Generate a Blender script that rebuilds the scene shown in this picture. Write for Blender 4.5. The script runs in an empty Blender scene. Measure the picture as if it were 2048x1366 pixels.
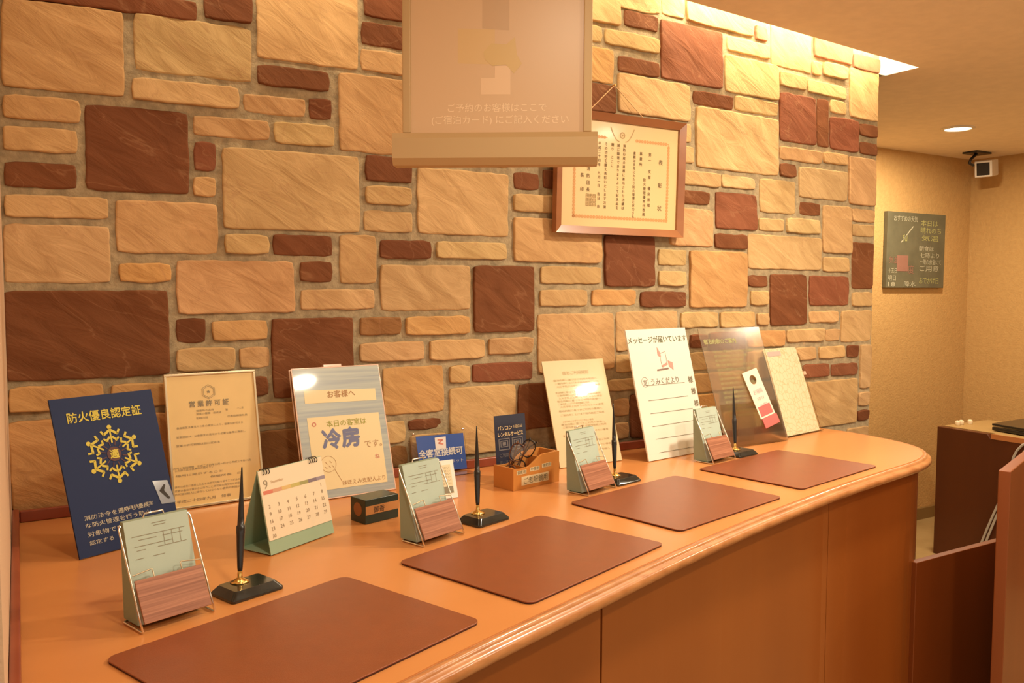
import bpy, bmesh, math, random
from mathutils import Vector, Matrix, noise

random.seed(11)
SC = bpy.context.scene
COL = SC.collection
R = math.radians

# ------------------------------------------------------------------ camera
FPX, PITCH, ROLL, HEAD = 1678.9, 0.0635, 0.0026, R(30.5)
CAM = Vector((0.0091, -2.2267, 1.5414))
_c, _s = math.cos(HEAD), math.sin(HEAD)
def _tw(x, y, z): return Vector((x*_c + y*_s, -x*_s + y*_c, z))
_up0 = Vector((0, math.sin(PITCH), math.cos(PITCH)))
_rt0 = Vector((1, 0, 0))
_rt = math.cos(ROLL)*_rt0 + math.sin(ROLL)*_up0
_up = -math.sin(ROLL)*_rt0 + math.cos(ROLL)*_up0
FW = _tw(0, math.cos(PITCH), -math.sin(PITCH)); RT = _tw(*_rt); UP = _tw(*_up)
cd = bpy.data.cameras.new('camera'); cam = bpy.data.objects.new('camera', cd); COL.objects.link(cam)
cd.sensor_width = 36.0; cd.lens = FPX/2048*36.0; cd.clip_start = 0.02; cd.clip_end = 60
M = Matrix((RT, UP, -FW)).transposed().to_4x4(); M.translation = CAM
cam.matrix_world = M
SC.camera = cam

# ------------------------------------------------------------------ light
SC.view_settings.view_transform = 'Standard'; SC.view_settings.look = 'None'
SC.view_settings.gamma = 1.0; SC.view_settings.use_curve_mapping = False
SC.view_settings.exposure = 0.36
WARM = (1.0, 0.85, 0.63)
w = bpy.data.worlds.new('lobby_air'); SC.world = w; w.use_nodes = True
w.node_tree.nodes['Background'].inputs[0].default_value = (1.0, 0.81, 0.60, 1)
w.node_tree.nodes['Background'].inputs[1].default_value = 0.74
ZC = 2.42
def lamp(name, loc, energy, size, shape='DISK', size_y=None, rot=(0, 0, 0), color=WARM, spread=None):
    l = bpy.data.lights.new(name, 'AREA'); l.energy = energy; l.color = color; l.shape = shape; l.size = size
    if size_y: l.size_y = size_y
    if spread: l.spread = spread
    o = bpy.data.objects.new(name, l); COL.objects.link(o); o.location = loc; o.rotation_euler = rot
    return o
DOWN = [((1.66, -2.04, ZC-.012), 14), ((3.25, -2.16, ZC-.012), 9), ((2.15, -1.00, ZC-.012), 23),
        ((0.50, -1.60, ZC-.012), 8), ((4.463, 0.5435, ZC-.012), 24), ((4.3, -1.3, ZC-.012), 14)]  # leftmost lamp is an added fill for the left part, no known fixture
for i, (p, e) in enumerate(DOWN): lamp('downlight_and_fill_lamp', p, e, 0.13)
lamp('cove_lamp', (2.50, -0.085, 2.59), 8.0, 1.15, 'RECTANGLE', 0.03, rot=(R(28), 0, 0), color=(1.0, .84, .58))
lamp('cove_lamp', (0.95, -0.16, 2.59), 4.5, 1.7, 'RECTANGLE', 0.03, rot=(R(28), 0, 0), color=(1.0, .84, .58))

# ------------------------------------------------------------------ helpers
def ray(px, py): return FW + (px-1024)/FPX*RT - (py-683)/FPX*UP
def onZ(px, py, z=1.0):
    r = ray(px, py); return CAM + r*((z-CAM.z)/r.z)
def onY(px, py, y):
    r = ray(px, py); return CAM + r*((y-CAM.y)/r.y)
def onX(px, py, x):
    r = ray(px, py); return CAM + r*((x-CAM.x)/r.x)
def lin(h):
    if not isinstance(h, str): return tuple(h)
    v = [int(h[i:i+2], 16)/255 for i in (1, 3, 5)]
    return tuple(c/12.92 if c <= .04045 else ((c+.055)/1.055)**2.4 for c in v)

def mat(name, color, rough=.5, metal=0.0, coat=0.0, var=0.0, vscale=8.0, bump=0.0, bscale=60.0, stretch=None,
        spec=.5, emit=None, trans=0.0, alpha=1.0, ior=1.45, color2=None, coat_rough=.08):
    m = bpy.data.materials.new(name); m.use_nodes = True
    nt = m.node_tree; b = nt.nodes['Principled BSDF']; c = lin(color)
    b.inputs['Base Color'].default_value = (*c, 1); b.inputs['Roughness'].default_value = rough
    b.inputs['Metallic'].default_value = metal; b.inputs['Coat Weight'].default_value = coat
    b.inputs['Coat Roughness'].default_value = coat_rough
    b.inputs['Specular IOR Level'].default_value = spec; b.inputs['Transmission Weight'].default_value = trans
    b.inputs['Alpha'].default_value = alpha; b.inputs['IOR'].default_value = ior
    if emit:
        b.inputs['Emission Color'].default_value = (*lin(emit[0]), 1); b.inputs['Emission Strength'].default_value = emit[1]
    tc = nt.nodes.new('ShaderNodeTexCoord'); mp = nt.nodes.new('ShaderNodeMapping')
    nt.links.new(tc.outputs['Object'], mp.inputs['Vector'])
    if stretch: mp.inputs['Scale'].default_value = stretch
    if var > 0 or color2:
        n = nt.nodes.new('ShaderNodeTexNoise'); n.inputs['Scale'].default_value = vscale; n.inputs['Detail'].default_value = 6
        nt.links.new(mp.outputs[0], n.inputs['Vector'])
        cr = nt.nodes.new('ShaderNodeValToRGB'); nt.links.new(n.outputs['Fac'], cr.inputs[0])
        c2 = lin(color2) if color2 else tuple(x*(1-var) for x in c)
        cr.color_ramp.elements[0].position = .35; cr.color_ramp.elements[1].position = .65
        cr.color_ramp.elements[0].color = (*c2, 1); cr.color_ramp.elements[1].color = (*[min(1, x*(1+var*.5)) for x in c], 1)
        nt.links.new(cr.outputs[0], b.inputs['Base Color'])
    if bump > 0:
        n = nt.nodes.new('ShaderNodeTexNoise'); n.inputs['Scale'].default_value = bscale; n.inputs['Detail'].default_value = 8
        nt.links.new(mp.outputs[0], n.inputs['Vector'])
        bp = nt.nodes.new('ShaderNodeBump'); bp.inputs['Strength'].default_value = bump; bp.inputs['Distance'].default_value = .004
        nt.links.new(n.outputs['Fac'], bp.inputs['Height']); nt.links.new(bp.outputs[0], b.inputs['Normal'])
    return m

class MB:
    """collects geometry of one part"""
    def __init__(s): s.v = []; s.f = []; s.mi = []; s.sm = []; s.m = 0
    def add(s, vs, fs, smooth=False):
        o = len(s.v); s.v += [tuple(x) for x in vs]
        for f in fs: s.f.append([i+o for i in f]); s.mi.append(s.m); s.sm.append(smooth)
    def quad(s, *p): s.add(p, [list(range(len(p)))])
    def box(s, a, b, fn=None):
        x0, y0, z0 = a; x1, y1, z1 = b
        vs = [(x0,y0,z0),(x1,y0,z0),(x1,y1,z0),(x0,y1,z0),(x0,y0,z1),(x1,y0,z1),(x1,y1,z1),(x0,y1,z1)]
        if fn: vs = [fn(*q) for q in vs]
        s.add(vs, [(0,3,2,1),(4,5,6,7),(0,1,5,4),(1,2,6,5),(2,3,7,6),(3,0,4,7)])
    def prism(s, pts, z0, z1, fn=None):
        n = len(pts); vs = [(x, y, z0) for x, y in pts] + [(x, y, z1) for x, y in pts]
        if fn: vs = [fn(*q) for q in vs]
        s.add(vs, [list(range(n))[::-1], list(range(n, 2*n))] + [(i, (i+1) % n, n+(i+1) % n, n+i) for i in range(n)])
    def tube(s, pts, r, n=8, cap=True):
        pts = [Vector(p) for p in pts]; rs = r if isinstance(r, (list, tuple)) else [r]*len(pts)
        rings = []; prev = None
        for i, p in enumerate(pts):
            t = (pts[min(i+1, len(pts)-1)] - pts[max(i-1, 0)]).normalized()
            if prev is None:
                a = Vector((0, 0, 1)) if abs(t.z) < .9 else Vector((1, 0, 0)); u = t.cross(a).normalized()
            else: u = (prev - t*prev.dot(t)).normalized()
            prev = u; v_ = t.cross(u)
            rings.append([p + rs[i]*(math.cos(2*math.pi*k/n)*u + math.sin(2*math.pi*k/n)*v_) for k in range(n)])
        vs = [q for g in rings for q in g]; fs = []
        for i in range(len(pts)-1):
            for k in range(n): fs.append((i*n+k, i*n+(k+1) % n, (i+1)*n+(k+1) % n, (i+1)*n+k))
        s.add(vs, fs, True)
        if cap:
            s.add(rings[0], [list(range(n))[::-1]]); s.add(rings[-1], [list(range(n))])
    def lathe(s, prof, n=24, c=(0, 0, 0), fn=None):
        vs = []; fs = []
        for r, z in prof:
            for k in range(n):
                a = 2*math.pi*k/n; q = (c[0]+r*math.cos(a), c[1]+r*math.sin(a), c[2]+z); vs.append(fn(*q) if fn else q)
        for i in range(len(prof)-1):
            for k in range(n): fs.append((i*n+k, i*n+(k+1) % n, (i+1)*n+(k+1) % n, (i+1)*n+k))
        s.add(vs, fs, True)
    def disc(s, c, r, fn, n=20, r2=0):
        o = [fn(c[0]+r*math.cos(2*math.pi*k/n), c[1]+r*math.sin(2*math.pi*k/n)) for k in range(n)]
        if not r2: s.add(o, [list(range(n))])
        else:
            i_ = [fn(c[0]+r2*math.cos(2*math.pi*k/n), c[1]+r2*math.sin(2*math.pi*k/n)) for k in range(n)]
            s.add(o+i_, [(k, (k+1) % n, n+(k+1) % n, n+k) for k in range(n)])
    def obj(s, name, mats, parent=None, bevel=0, label=None, seg=2, recalc=True):
        me = bpy.data.meshes.new(name); me.from_pydata(s.v, [], s.f)
        for m in (mats if isinstance(mats, (list, tuple)) else [mats]): me.materials.append(m)
        me.polygons.foreach_set('material_index', s.mi); me.polygons.foreach_set('use_smooth', s.sm)
        if recalc:
            b = bmesh.new(); b.from_mesh(me); bmesh.ops.recalc_face_normals(b, faces=b.faces); b.to_mesh(me); b.free()
        me.update()
        o = bpy.data.objects.new(name, me); COL.objects.link(o)
        if parent: o.parent = parent
        if label: o['label'] = label
        if bevel:
            md = o.modifiers.new('bevel', 'BEVEL'); md.width = bevel; md.segments = seg; md.limit_method = 'ANGLE'; md.angle_limit = R(40)
            me.polygons.foreach_set('use_smooth', [True]*len(me.polygons))
            wn = o.modifiers.new('wn', 'WEIGHTED_NORMAL'); wn.keep_sharp = True
        return o

def tag(o, label, cat, group=None):
    o['label'] = label; o['category'] = cat
    if group: o['group'] = group
    return o
def thing(name, label, cat, loc=(0, 0, 0), rz=0.0, group=None):
    o = bpy.data.objects.new(name, None); COL.objects.link(o); o.location = loc; o.rotation_euler = (0, 0, rz)
    o.empty_display_size = .05
    return tag(o, label, cat, group)
def struct(o): o['kind'] = 'structure'; return o
def dup(root, loc, rz, label, group=None):
    r = root.copy(); COL.objects.link(r); r.location = loc; r.rotation_euler = (0, 0, rz); r['label'] = label
    if group: r['group'] = group
    for ch in list(root.children):
        k = ch.copy(); COL.objects.link(k); k.parent = r
        for g in list(ch.children):
            q = g.copy(); COL.objects.link(q); q.parent = k
    return r

_tc = {}
def text2d(body, bold=0.0, spacing=1.0):
    if bold > 0:
        vs, fs = text2d(body, 0.0, spacing); V = []; F_ = []
        for dx, dy in ((-1, 0), (1, 0), (0, 1), (0, -1)):
            o = len(V); V += [(x+dx*bold, y+dy*bold) for x, y in vs]; F_ += [[i+o for i in f] for f in fs]
        return V, F_
    key = (body, bold, spacing)
    if key not in _tc:
        cu = bpy.data.curves.new('t', 'FONT'); cu.body = body; cu.size = 1.0; cu.resolution_u = 2
        cu.space_character = spacing; cu.fill_mode = 'FRONT'
        o = bpy.data.objects.new('t', cu); COL.objects.link(o); bpy.context.view_layer.update()
        me = bpy.data.meshes.new_from_object(o.evaluated_get(bpy.context.evaluated_depsgraph_get()))
        vs = [(q.co.x, q.co.y) for q in me.vertices]; fs = [list(p.vertices) for p in me.polygons]
        bpy.data.objects.remove(o); bpy.data.curves.remove(cu); bpy.data.meshes.remove(me)
        _tc[key] = (vs, fs)
    return _tc[key]

class Sheet:
    """a flat board: base edge on u, rising v, leaning back by tilt; local to its thing"""
    def __init__(s, x, y, yaw, wd, h, tilt, z=1.0):
        s.o = Vector((x, y, z)); s.yaw = R(yaw); s.w = wd; s.h = h; s.t = R(tilt)
        s.b = Vector((math.cos(s.yaw), math.sin(s.yaw), 0)); n = Vector((-math.sin(s.yaw), math.cos(s.yaw), 0))
        s.u = n*math.sin(s.t) + Vector((0, 0, math.cos(s.t))); s.n = -n*math.cos(s.t) + Vector((0, 0, math.sin(s.t)))
    def P(s, u, v, d=0.0): return Vector((u, v*math.sin(s.t) - d*math.cos(s.t), v*math.cos(s.t) + d*math.sin(s.t)))
    def at(s, px, py, d=0.0):
        r = ray(px, py); o = s.o + s.n*d; q = CAM + r*((o-CAM).dot(s.n)/r.dot(s.n)) - o
        return q.dot(s.b), q.dot(s.u)
    def box(s, mb, u0, u1, v0, v1, d0, d1): mb.box((u0, v0, d0), (u1, v1, d1), s.P)
    def pquad(s, mb, pts, d):
        mb.quad(*[s.P(*s.at(*p), d) for p in pts])
    def text(s, mb, body, u, v, size=None, width=None, d=.001, bold=0.0, align='L', spacing=1.0):
        vs, fs = text2d(body, bold, spacing)
        if not vs: return
        x0 = min(q[0] for q in vs); x1 = max(q[0] for q in vs); y0 = min(q[1] for q in vs); y1 = max(q[1] for q in vs)
        sx = sy = size if size else 1.0
        if width: sx = width/(x1-x0); sy = size if size else sx
        off = {'L': 0, 'C': -(x1-x0)/2, 'R': -(x1-x0)}[align]
        n4 = max(1, len(vs)//4 if bold > 0 else len(vs))
        mb.add([s.P(u + (x-x0+off)*sx, v + y*sy, d + 3e-5*(i//n4)) for i, (x, y) in enumerate(vs)], fs)
    def ptext(s, mb, body, a, b, d=.001, bold=0.0, hk=1.0, size=None):
        """text between two baseline pixels"""
        ua, va = s.at(*a); ub, vb = s.at(*b); vs, _ = text2d(body, bold)
        wx = max(q[0] for q in vs) - min(q[0] for q in vs); sc = (ub-ua)/wx
        s.text(mb, body, ua, (va+vb)/2, size=size or sc*hk, width=ub-ua, d=d, bold=bold)
    def bar(s, mb, a, b, t, d):
        ax, ay = a; bx, by = b; L = math.hypot(bx-ax, by-ay); nx, ny = -(by-ay)/L*t/2, (bx-ax)/L*t/2
        mb.quad(s.P(ax-nx, ay-ny, d), s.P(bx-nx, by-ny, d), s.P(bx+nx, by+ny, d), s.P(ax+nx, ay+ny, d))
    def root(s, name, label, cat, group=None): return thing(name, label, cat, s.o + Vector((0, 0, .0022)), s.yaw, group)

# ------------------------------------------------------------------ materials
def stone_mat():
    m = bpy.data.materials.new('sandstone'); m.use_nodes = True; nt = m.node_tree; b = nt.nodes['Principled BSDF']
    b.inputs['Roughness'].default_value = .82; b.inputs['Specular IOR Level'].default_value = .25
    at = nt.nodes.new('ShaderNodeAttribute'); at.attribute_name = 'stone_color'
    tc = nt.nodes.new('ShaderNodeTexCoord'); mp = nt.nodes.new('ShaderNodeMapping'); mp.inputs['Scale'].default_value = (7, 7, 24)
    m0 = nt.nodes.new('ShaderNodeMapping'); m0.inputs['Rotation'].default_value = (0, R(-33), 0)
    nt.links.new(tc.outputs['Object'], m0.inputs['Vector']); nt.links.new(m0.outputs[0], mp.inputs['Vector'])
    n = nt.nodes.new('ShaderNodeTexNoise'); n.inputs['Scale'].default_value = 1.0; n.inputs['Detail'].default_value = 7; n.inputs['Roughness'].default_value = .6
    n.inputs['Distortion'].default_value = .8
    nt.links.new(mp.outputs[0], n.inputs['Vector'])
    cr = nt.nodes.new('ShaderNodeValToRGB'); cr.color_ramp.elements[0].position = .3; cr.color_ramp.elements[1].position = .72
    cr.color_ramp.elements[0].color = (.76, .71, .64, 1); cr.color_ramp.elements[1].color = (1.12, 1.14, 1.16, 1)
    nt.links.new(n.outputs['Fac'], cr.inputs[0])
    mx = nt.nodes.new('ShaderNodeMix'); mx.data_type = 'RGBA'; mx.blend_type = 'MULTIPLY'; mx.inputs['Factor'].default_value = 1
    nt.links.new(at.outputs['Color'], mx.inputs['A']); nt.links.new(cr.outputs[0], mx.inputs['B'])
    mv = nt.nodes.new('ShaderNodeMapping'); mv.inputs['Scale'].default_value = (3.2, 3.2, 7.5)
    nt.links.new(m0.outputs[0], mv.inputs['Vector'])
    n2 = nt.nodes.new('ShaderNodeTexNoise'); n2.inputs['Scale'].default_value = 1.0; n2.inputs['Detail'].default_value = 4; n2.inputs['Distortion'].default_value = .6
    nt.links.new(mv.outputs[0], n2.inputs['Vector'])
    c2 = nt.nodes.new('ShaderNodeValToRGB'); e = c2.color_ramp.elements; e[0].position = .491; e[0].color = (0, 0, 0, 1); e[1].position = .509; e[1].color = (0, 0, 0, 1)
    k_ = e.new(.5); k_.color = (1, 1, 1, 1)
    nt.links.new(n2.outputs['Fac'], c2.inputs[0])
    m3 = nt.nodes.new('ShaderNodeMath'); m3.operation = 'MULTIPLY'; m3.inputs[1].default_value = .28; nt.links.new(c2.outputs[0], m3.inputs[0])
    m2 = nt.nodes.new('ShaderNodeMix'); m2.data_type = 'RGBA'; m2.inputs['B'].default_value = (.42, .22, .11, 1)
    nt.links.new(m3.outputs[0], m2.inputs['Factor']); nt.links.new(mx.outputs['Result'], m2.inputs['A'])
    nt.links.new(m2.outputs['Result'], b.inputs['Base Color'])
    bp = nt.nodes.new('ShaderNodeBump'); bp.inputs['Strength'].default_value = .85; bp.inputs['Distance'].default_value = .006
    nt.links.new(n.outputs['Fac'], bp.inputs['Height']); nt.links.new(bp.outputs[0], b.inputs['Normal'])
    return m
def wood_mat(name, c1, c2, rough=.35, scale=3.0, stretch=(1, 1, .08), coat=.0, coat_rough=.12):
    m = mat(name, c1, rough, coat=coat, color2=c2, vscale=scale, stretch=stretch, coat_rough=coat_rough)
    return m
M_STONE = stone_mat()
M_MORTAR = mat('mortar', (.43, .34, .205), .95, var=.25, vscale=40, bump=.6, bscale=150)
M_PLASTER = mat('textured_plaster', (.57, .345, .125), .85, color2=(.53, .315, .112), vscale=34, bump=.8, bscale=90)
M_SIDE = mat('pale_plaster', (.66, .46, .30), .85, bump=.3, bscale=120)
M_CEIL = mat('ceiling_paper', (.88, .75, .60), .9, var=.04, vscale=20, bump=.15, bscale=200)
M_COVE = mat('cove_white', (.85, .80, .70), .8)
M_FLOOR = mat('floor_tile', (.44, .30, .13), .35, color2=(.36, .235, .095), vscale=6)
M_LAM = wood_mat('counter_laminate', (.64, .262, .080), (.60, .24, .070), .30, 5, (.15, 1, 1), coat=.25, coat_rough=.2)
M_EDGE = wood_mat('worn_oak_edge', (.56, .25, .095), (.42, .16, .05), .35, 22, (.6, 2.5, 2.5), coat=.5)
M_FRONT = wood_mat('front_veneer', (.29, .077, .011), (.255, .064, .009), .32, 4, (1, 1, .1), coat=.3)
M_GAP = mat('shadow_gap', (.05, .012, .006), .7)
M_TRIM = wood_mat('red_wood_strip', (.30, .07, .03), (.24, .05, .022), .4, 8, (.2, 1, 1), coat=.2)
M_DARK = wood_mat('dark_walnut', (.105, .026, .006), (.080, .019, .005), .4, 4, (1, 1, .1), coat=.2)
M_POST = wood_mat('red_brown_panel', (.24, .060, .012), (.20, .048, .009), .45, 4, (1, 1, .1), coat=.05)
M_LEATHER = mat('brown_leather', (.255, .060, .0145), .36, var=.06, vscale=30, bump=.25, bscale=900, coat=.5, coat_rough=.3)
M_LEATHER_E = mat('leather_edge', (.05, .010, .005), .5)
M_CHROME = mat('bright_wire', (.80, .74, .64), .22, metal=1)
M_MEMO = mat('green_memo_paper', (.46, .55, .46), .8, var=.03, vscale=20)
M_MEMO_SIDE = mat('green_memo_edge', (.30, .36, .26), .9, bump=.3, bscale=300, stretch=(40, 40, 1))
M_WALNUT = wood_mat('striped_wood_plate', (.44, .18, .095), (.25, .085, .038), .45, 9, (.5, 1, 34))
M_BLACK = mat('black_plastic', (.012, .010, .009), .28, coat=.4)
M_STONEB = mat('black_marble', (.022, .022, .018), .16, coat=.5, var=.4, vscale=30)
M_GOLD = mat('polished_brass', (.85, .58, .20), .18, metal=1)
M_INK = mat('dark_ink', (.035, .03, .025), .6)
M_INK2 = mat('grey_ink', (.28, .23, .15), .7)
M_WHITE = mat('white_card', (.82, .80, .72), .5, coat=.25, coat_rough=.1)
M_GREY = mat('metal_grey', (.55, .45, .30), .38, metal=.75)
M_ACRYL = mat('clear_acrylic', (.97, .95, .90), .06, trans=1.0, ior=1.3)

# ------------------------------------------------------------------ room
YW = 0.0225; XE = 3.07; YF = 0.015
def hs(x, y):
    X, Y = x/1000, y/1000
    return .12714+.03777*X-.22467*Y-.05651*X*Y+.04466*X*X-.00627*Y*Y-.07586*X*X*Y
def vs_(x, y):
    X, Y = x/1000, y/1000
    return -.00182+.0164*X+.06315*Y-.06454*X*Y-.00266*X*X+.00237*X*X*Y
ORG = dict(A=(0, 0), B=(600, 0), C=(1200, 0), D=(0, 400), E=(600, 400), F=(1200, 400))
STONES = """
A 8 725 25 535 p;A 30 1155 -70 50 b;A 1195 1478 -60 122 b;A 787 1475 118 445 y;A 770 1405 478 610 t;A 1505 2098 -170 372 t
A 1505 1930 395 515 b;A 1425 1790 562 670 t;A 1810 1945 575 700 b;A 14 472 565 705 p;A 14 455 745 888 p;A 20 450 950 1097 b
A 498 1105 632 1125 b;A 1130 1580 690 806 p;A 1605 1955 725 846 y;A 1135 1265 828 1000 r;A 1130 1265 1035 1150 p
P 446 719 303 461 y;A 20 640 1145 1275 t;P 232 436 403 507 p;P 678.6 818 152 306 p
D 22 645 145 485 t;D 695 1005 370 480 o;D 1035 1725 355 662 p;D 1315 1575 200 315 y;D 1600 1950 205 326 b;D 1755 1950 360 480 b
P 680.3 753.8 470 567 p;D 30 990 530 1045 b;P 601.5 750 578.5 618.5 t;D 1030 1205 695 836 b;D 1240 1570 705 820 o
P 545 708 636 792 b;D 1030 1378 865 1000 t;D 1400 1582 860 985 p;D 50 610 1085 1230 o;P 222 340 767 814 o;P 500 537 753 793 b
P 505 640 803 846 o;P 20 338 834 1012 o;P 350 505 760 800 t;P 350 500 812 960 t;P 518 622 858 945 u;P 648 760 850 960 t
E 375 660 65 187 y;P 836 1018 341 470 t;P 731.6 824 312 364 b;B 385 655 1090 1197 t
E 470 770 235 345 b;E 800 1215 245 345 y;E 475 1000 380 646 y;E 1020 1370 385 772 b;E 350 595 685 790 u;E 620 995 680 787 o
E 350 730 830 942 t;E 760 1085 815 932 t;E 1105 1365 805 902 t;E 490 845 975 1250 o;E 876 1000 970 1070 t;E 1010 1365 952 1060 r
P 901 1033 772 906 t;P 1038 1122 766 856 b;P 770 812 843 886 t;P 818 886 838 859 b;P 780 816 892 935 u;P 822 894 868 916 t
P 1028 1150 391 425 t;P 1029 1080 345 379 b;P 1087 1140 340 378 b;E 1255 1765 112 365 p;P 1210 1311 471 573 b
E 1410 1765 390 490 t;E 1405 1685 525 620 t;E 1710 1970 525 616 o;P 1282 1373 583 614 b;P 1077 1229 627 742 t;P 1234 1356 622 700 t
P 1233 1290 708 744 t;P 1216 1300 757 780 y;P 1228 1260 797 832 p;P 1261 1296 788 876 b;P 1228 1258 845 878 t;P 1125 1222 790 880 t
P 1150 1242 -10 43 y;P 1250 1322 -15 20 y;P 1325 1371 -10 33 y;C 145 345 75 168 b;P 1150 1205 48 80 y;C 30 350 195 285 y;C 360 720 150 490 r
C 508 902 -10 168 y;C 910 985 150 238 s;C 748 1000 232 320 y;C 1005 1240 60 405 y;C 735 1045 350 562 y;C 1255 1480 200 355 s;C 1484 1642 330 415 s
C 1245 1300 362 440 y;C 1310 1450 372 455 y;C 1056 1210 430 516 y;C 1220 1445 486 562 y;C 1056 1265 555 836 r;C 1276 1340 580 862 b
C 1350 1446 588 665 y;C 1466 1645 412 700 t;C 1350 1512 695 882 r;C 1526 1645 728 802 b;C 1526 1645 835 908 b;P 1150 1229 92 162 o
C 110 350 345 436 b;P 1150 1234 165 222 b;C 110 530 460 682 t;C 550 780 546 625 b;C 790 1042 580 662 y;C 565 1047 660 1002 y
P 1340 1383 245 283 t;P 1340 1388 290 324 t;C 1056 1300 870 945 p;C 1310 1450 895 960 p;C 1056 1155 956 1035 b;C 1170 1450 990 1166 y
C 1462 1640 925 1200 p;P 1340 1441 342 370 t;C 715 912 1030 1102 y;P 1340 1420 381 407 b;C 680 922 1130 1342 r;C 940 1150 1052 1247 y
C 1175 1292 1186 1260 b;P 1340 1427 417 492 p;C 1310 1474 1205 1482 p;C 1480 1637 1225 1300 t;C 1480 1637 1315 1385 t
F 933 1080 108 182 y;F 1095 1292 110 195 y;F 675 862 200 285 b;F 870 1297 210 406 y;F 345 512 290 382 y;F 345 506 415 502 y;F 528 862 300 628 o
F 870 986 440 506 b;F 884 990 530 615 t;F 1000 1216 435 732 b;F 1230 1460 445 617 r;F 1308 1456 335 420 t;F 1480 1640 250 521 b;F 1480 1636 540 620 t
F 475 696 655 746 t;F 705 912 655 746 t;F 922 992 660 732 t;F 1230 1396 650 716 t;F 1417 1634 645 829 t;F 530 630 785 866 b;F 640 852 772 900 b
F 866 1085 765 860 o;F 1095 1316 755 830 t;F 1325 1406 755 826 t;F 1150 1272 860 936 t;F 1284 1440 855 926 t;F 1450 1511 850 920 b
F 1526 1630 845 1100 t;F 1516 1630 1120 1202 t;F 1510 1630 1226 1288 b;F 1188 1340 960 1037 r;F 1356 1506 956 1027 r;F 1180 1506 1056 1325 t;F 1450 1630 1326 1400 t
F 530 840 885 990 y;F 860 1135 880 1040 t;F 500 840 1010 1120 t;F 860 1170 1060 1200 t;F 470 700 1140 1260 o;F 720 1165 1220 1330 t
P 826 1010 146 232 t;P 826 930 240 304 b;P 938 1022 240 332 t;P 1020 1142 146 224 y;P 826 990 60 136 y;P 1000 1142 60 136 o;P 826 1142 -40 48 t
P 1030 1145 234 330 t;P 1152 1330 232 326 t;P 1152 1332 336 382 p;P 1152 1200 388 428 t;P 1208 1332 388 462 y;P 728 818 -40 38 b;P 723 818 48 94 b;P 723 818 102 146 p
P 20 330 1020 1045 o;P 516 640 935 1000 o"""
SCOL = dict(p=(.63, .385, .18), t=(.64, .415, .195), y=(.64, .435, .205), o=(.65, .375, .15), b=(.205, .073, .028), r=(.27, .095, .044), s=(.50, .23, .125), u=(.30, .15, .055))
wb = MB(); cols = []
wb.m = 1
wb.box((-.3, YW, 0), (XE, 1.2, 2.75))
cols += [(.5, .5, .5)]*(len(wb.f))
wb.m = 0
def stone(TL, TR, BL, BR, kind, seed):
    wd = (TR-TL).length; ht = (TL-BL).length
    nx = max(5, int(wd/.016)); nz = max(4, int(ht/.014))
    rnd = random.Random(seed); k = rnd.uniform(.93, 1.07); base = [c*k*rnd.uniform(.97, 1.03) for c in SCOL[kind]]
    prot = rnd.uniform(-.003, .004); tx = rnd.uniform(-.0025, .0025); tz = rnd.uniform(-.0025, .0025); sv = Vector((seed*3.1, 0, seed*1.7))
    amp = rnd.uniform(.0016, .0046); ang = -rnd.uniform(.3, .9)
    bx, bz = .0032/wd, .0032/ht
    S_ = [0, .55*bx] + [1.5*bx + (1-3*bx)*i/(nx-2) for i in range(nx-1)] + [1-.55*bx, 1]
    T_ = [0, .55*bz] + [1.5*bz + (1-3*bz)*j/(nz-2) for j in range(nz-1)] + [1-.55*bz, 1]
    nx, nz = len(S_)-1, len(T_)-1
    def pos(i, j):
        s, t = S_[i], T_[j]
        p = TL.lerp(TR, s).lerp(BL.lerp(BR, s), t)
        ex = min(s, 1-s)*wd; ez = min(t, 1-t)*ht
        if ex < .014 and ez < .014:
            rc = .0034*(1-ex/.014)*(1-ez/.014)
            p = p + Vector(((1 if s < .5 else -1)*rc, 0, (1 if t > .5 else -1)*rc))
        if ex < .006 or ez < .006:
            q = Vector((p.x*26, 0, p.z*26)) + sv; q2 = q*2.7
            wgt = 1.0
            p = p + Vector(((noise.noise(q)*.0024+noise.noise(q2)*.0013)*wgt, 0, (noise.noise(q+Vector((7, 3, 1)))*.0026+noise.noise(q2+Vector((2, 9, 4)))*.0014)*wgt))
        u = p.x*math.cos(ang) + p.z*math.sin(ang); v = -p.x*math.sin(ang) + p.z*math.cos(ang)
        rel = noise.noise(Vector((u*5, v*26, seed)))*amp + noise.noise(Vector((p.x*12, p.z*12, seed*2.3)))*amp*.7
        y = YF - prot + rel + tx*(s-.5)*2 + tz*(t-.5)*2
        if i in (0, nx) or j in (0, nz): y += .0022
        return Vector((p.x, y, p.z))
    vs = [pos(i, j) for j in range(nz+1) for i in range(nx+1)]; W = nx+1
    fs = [(j*W+i, (j+1)*W+i, (j+1)*W+i+1, j*W+i+1) for j in range(nz) for i in range(nx)]
    wb.add(vs, fs, True); cols.extend([base]*len(fs))
    ring = [i for i in range(nx+1)] + [j*W+nx for j in range(1, nz+1)] + [nz*W+i for i in range(nx-1, -1, -1)] + [j*W for j in range(nz-1, 0, -1)]
    n = len(ring); v2 = [vs[a] for a in ring] + [Vector((vs[a].x, YW+.002, vs[a].z)) for a in ring]
    wb.add(v2, [(a, (a+1) % n, n+(a+1) % n, n+a) for a in range(n)], False); cols.extend([base]*n)
k = 0
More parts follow.
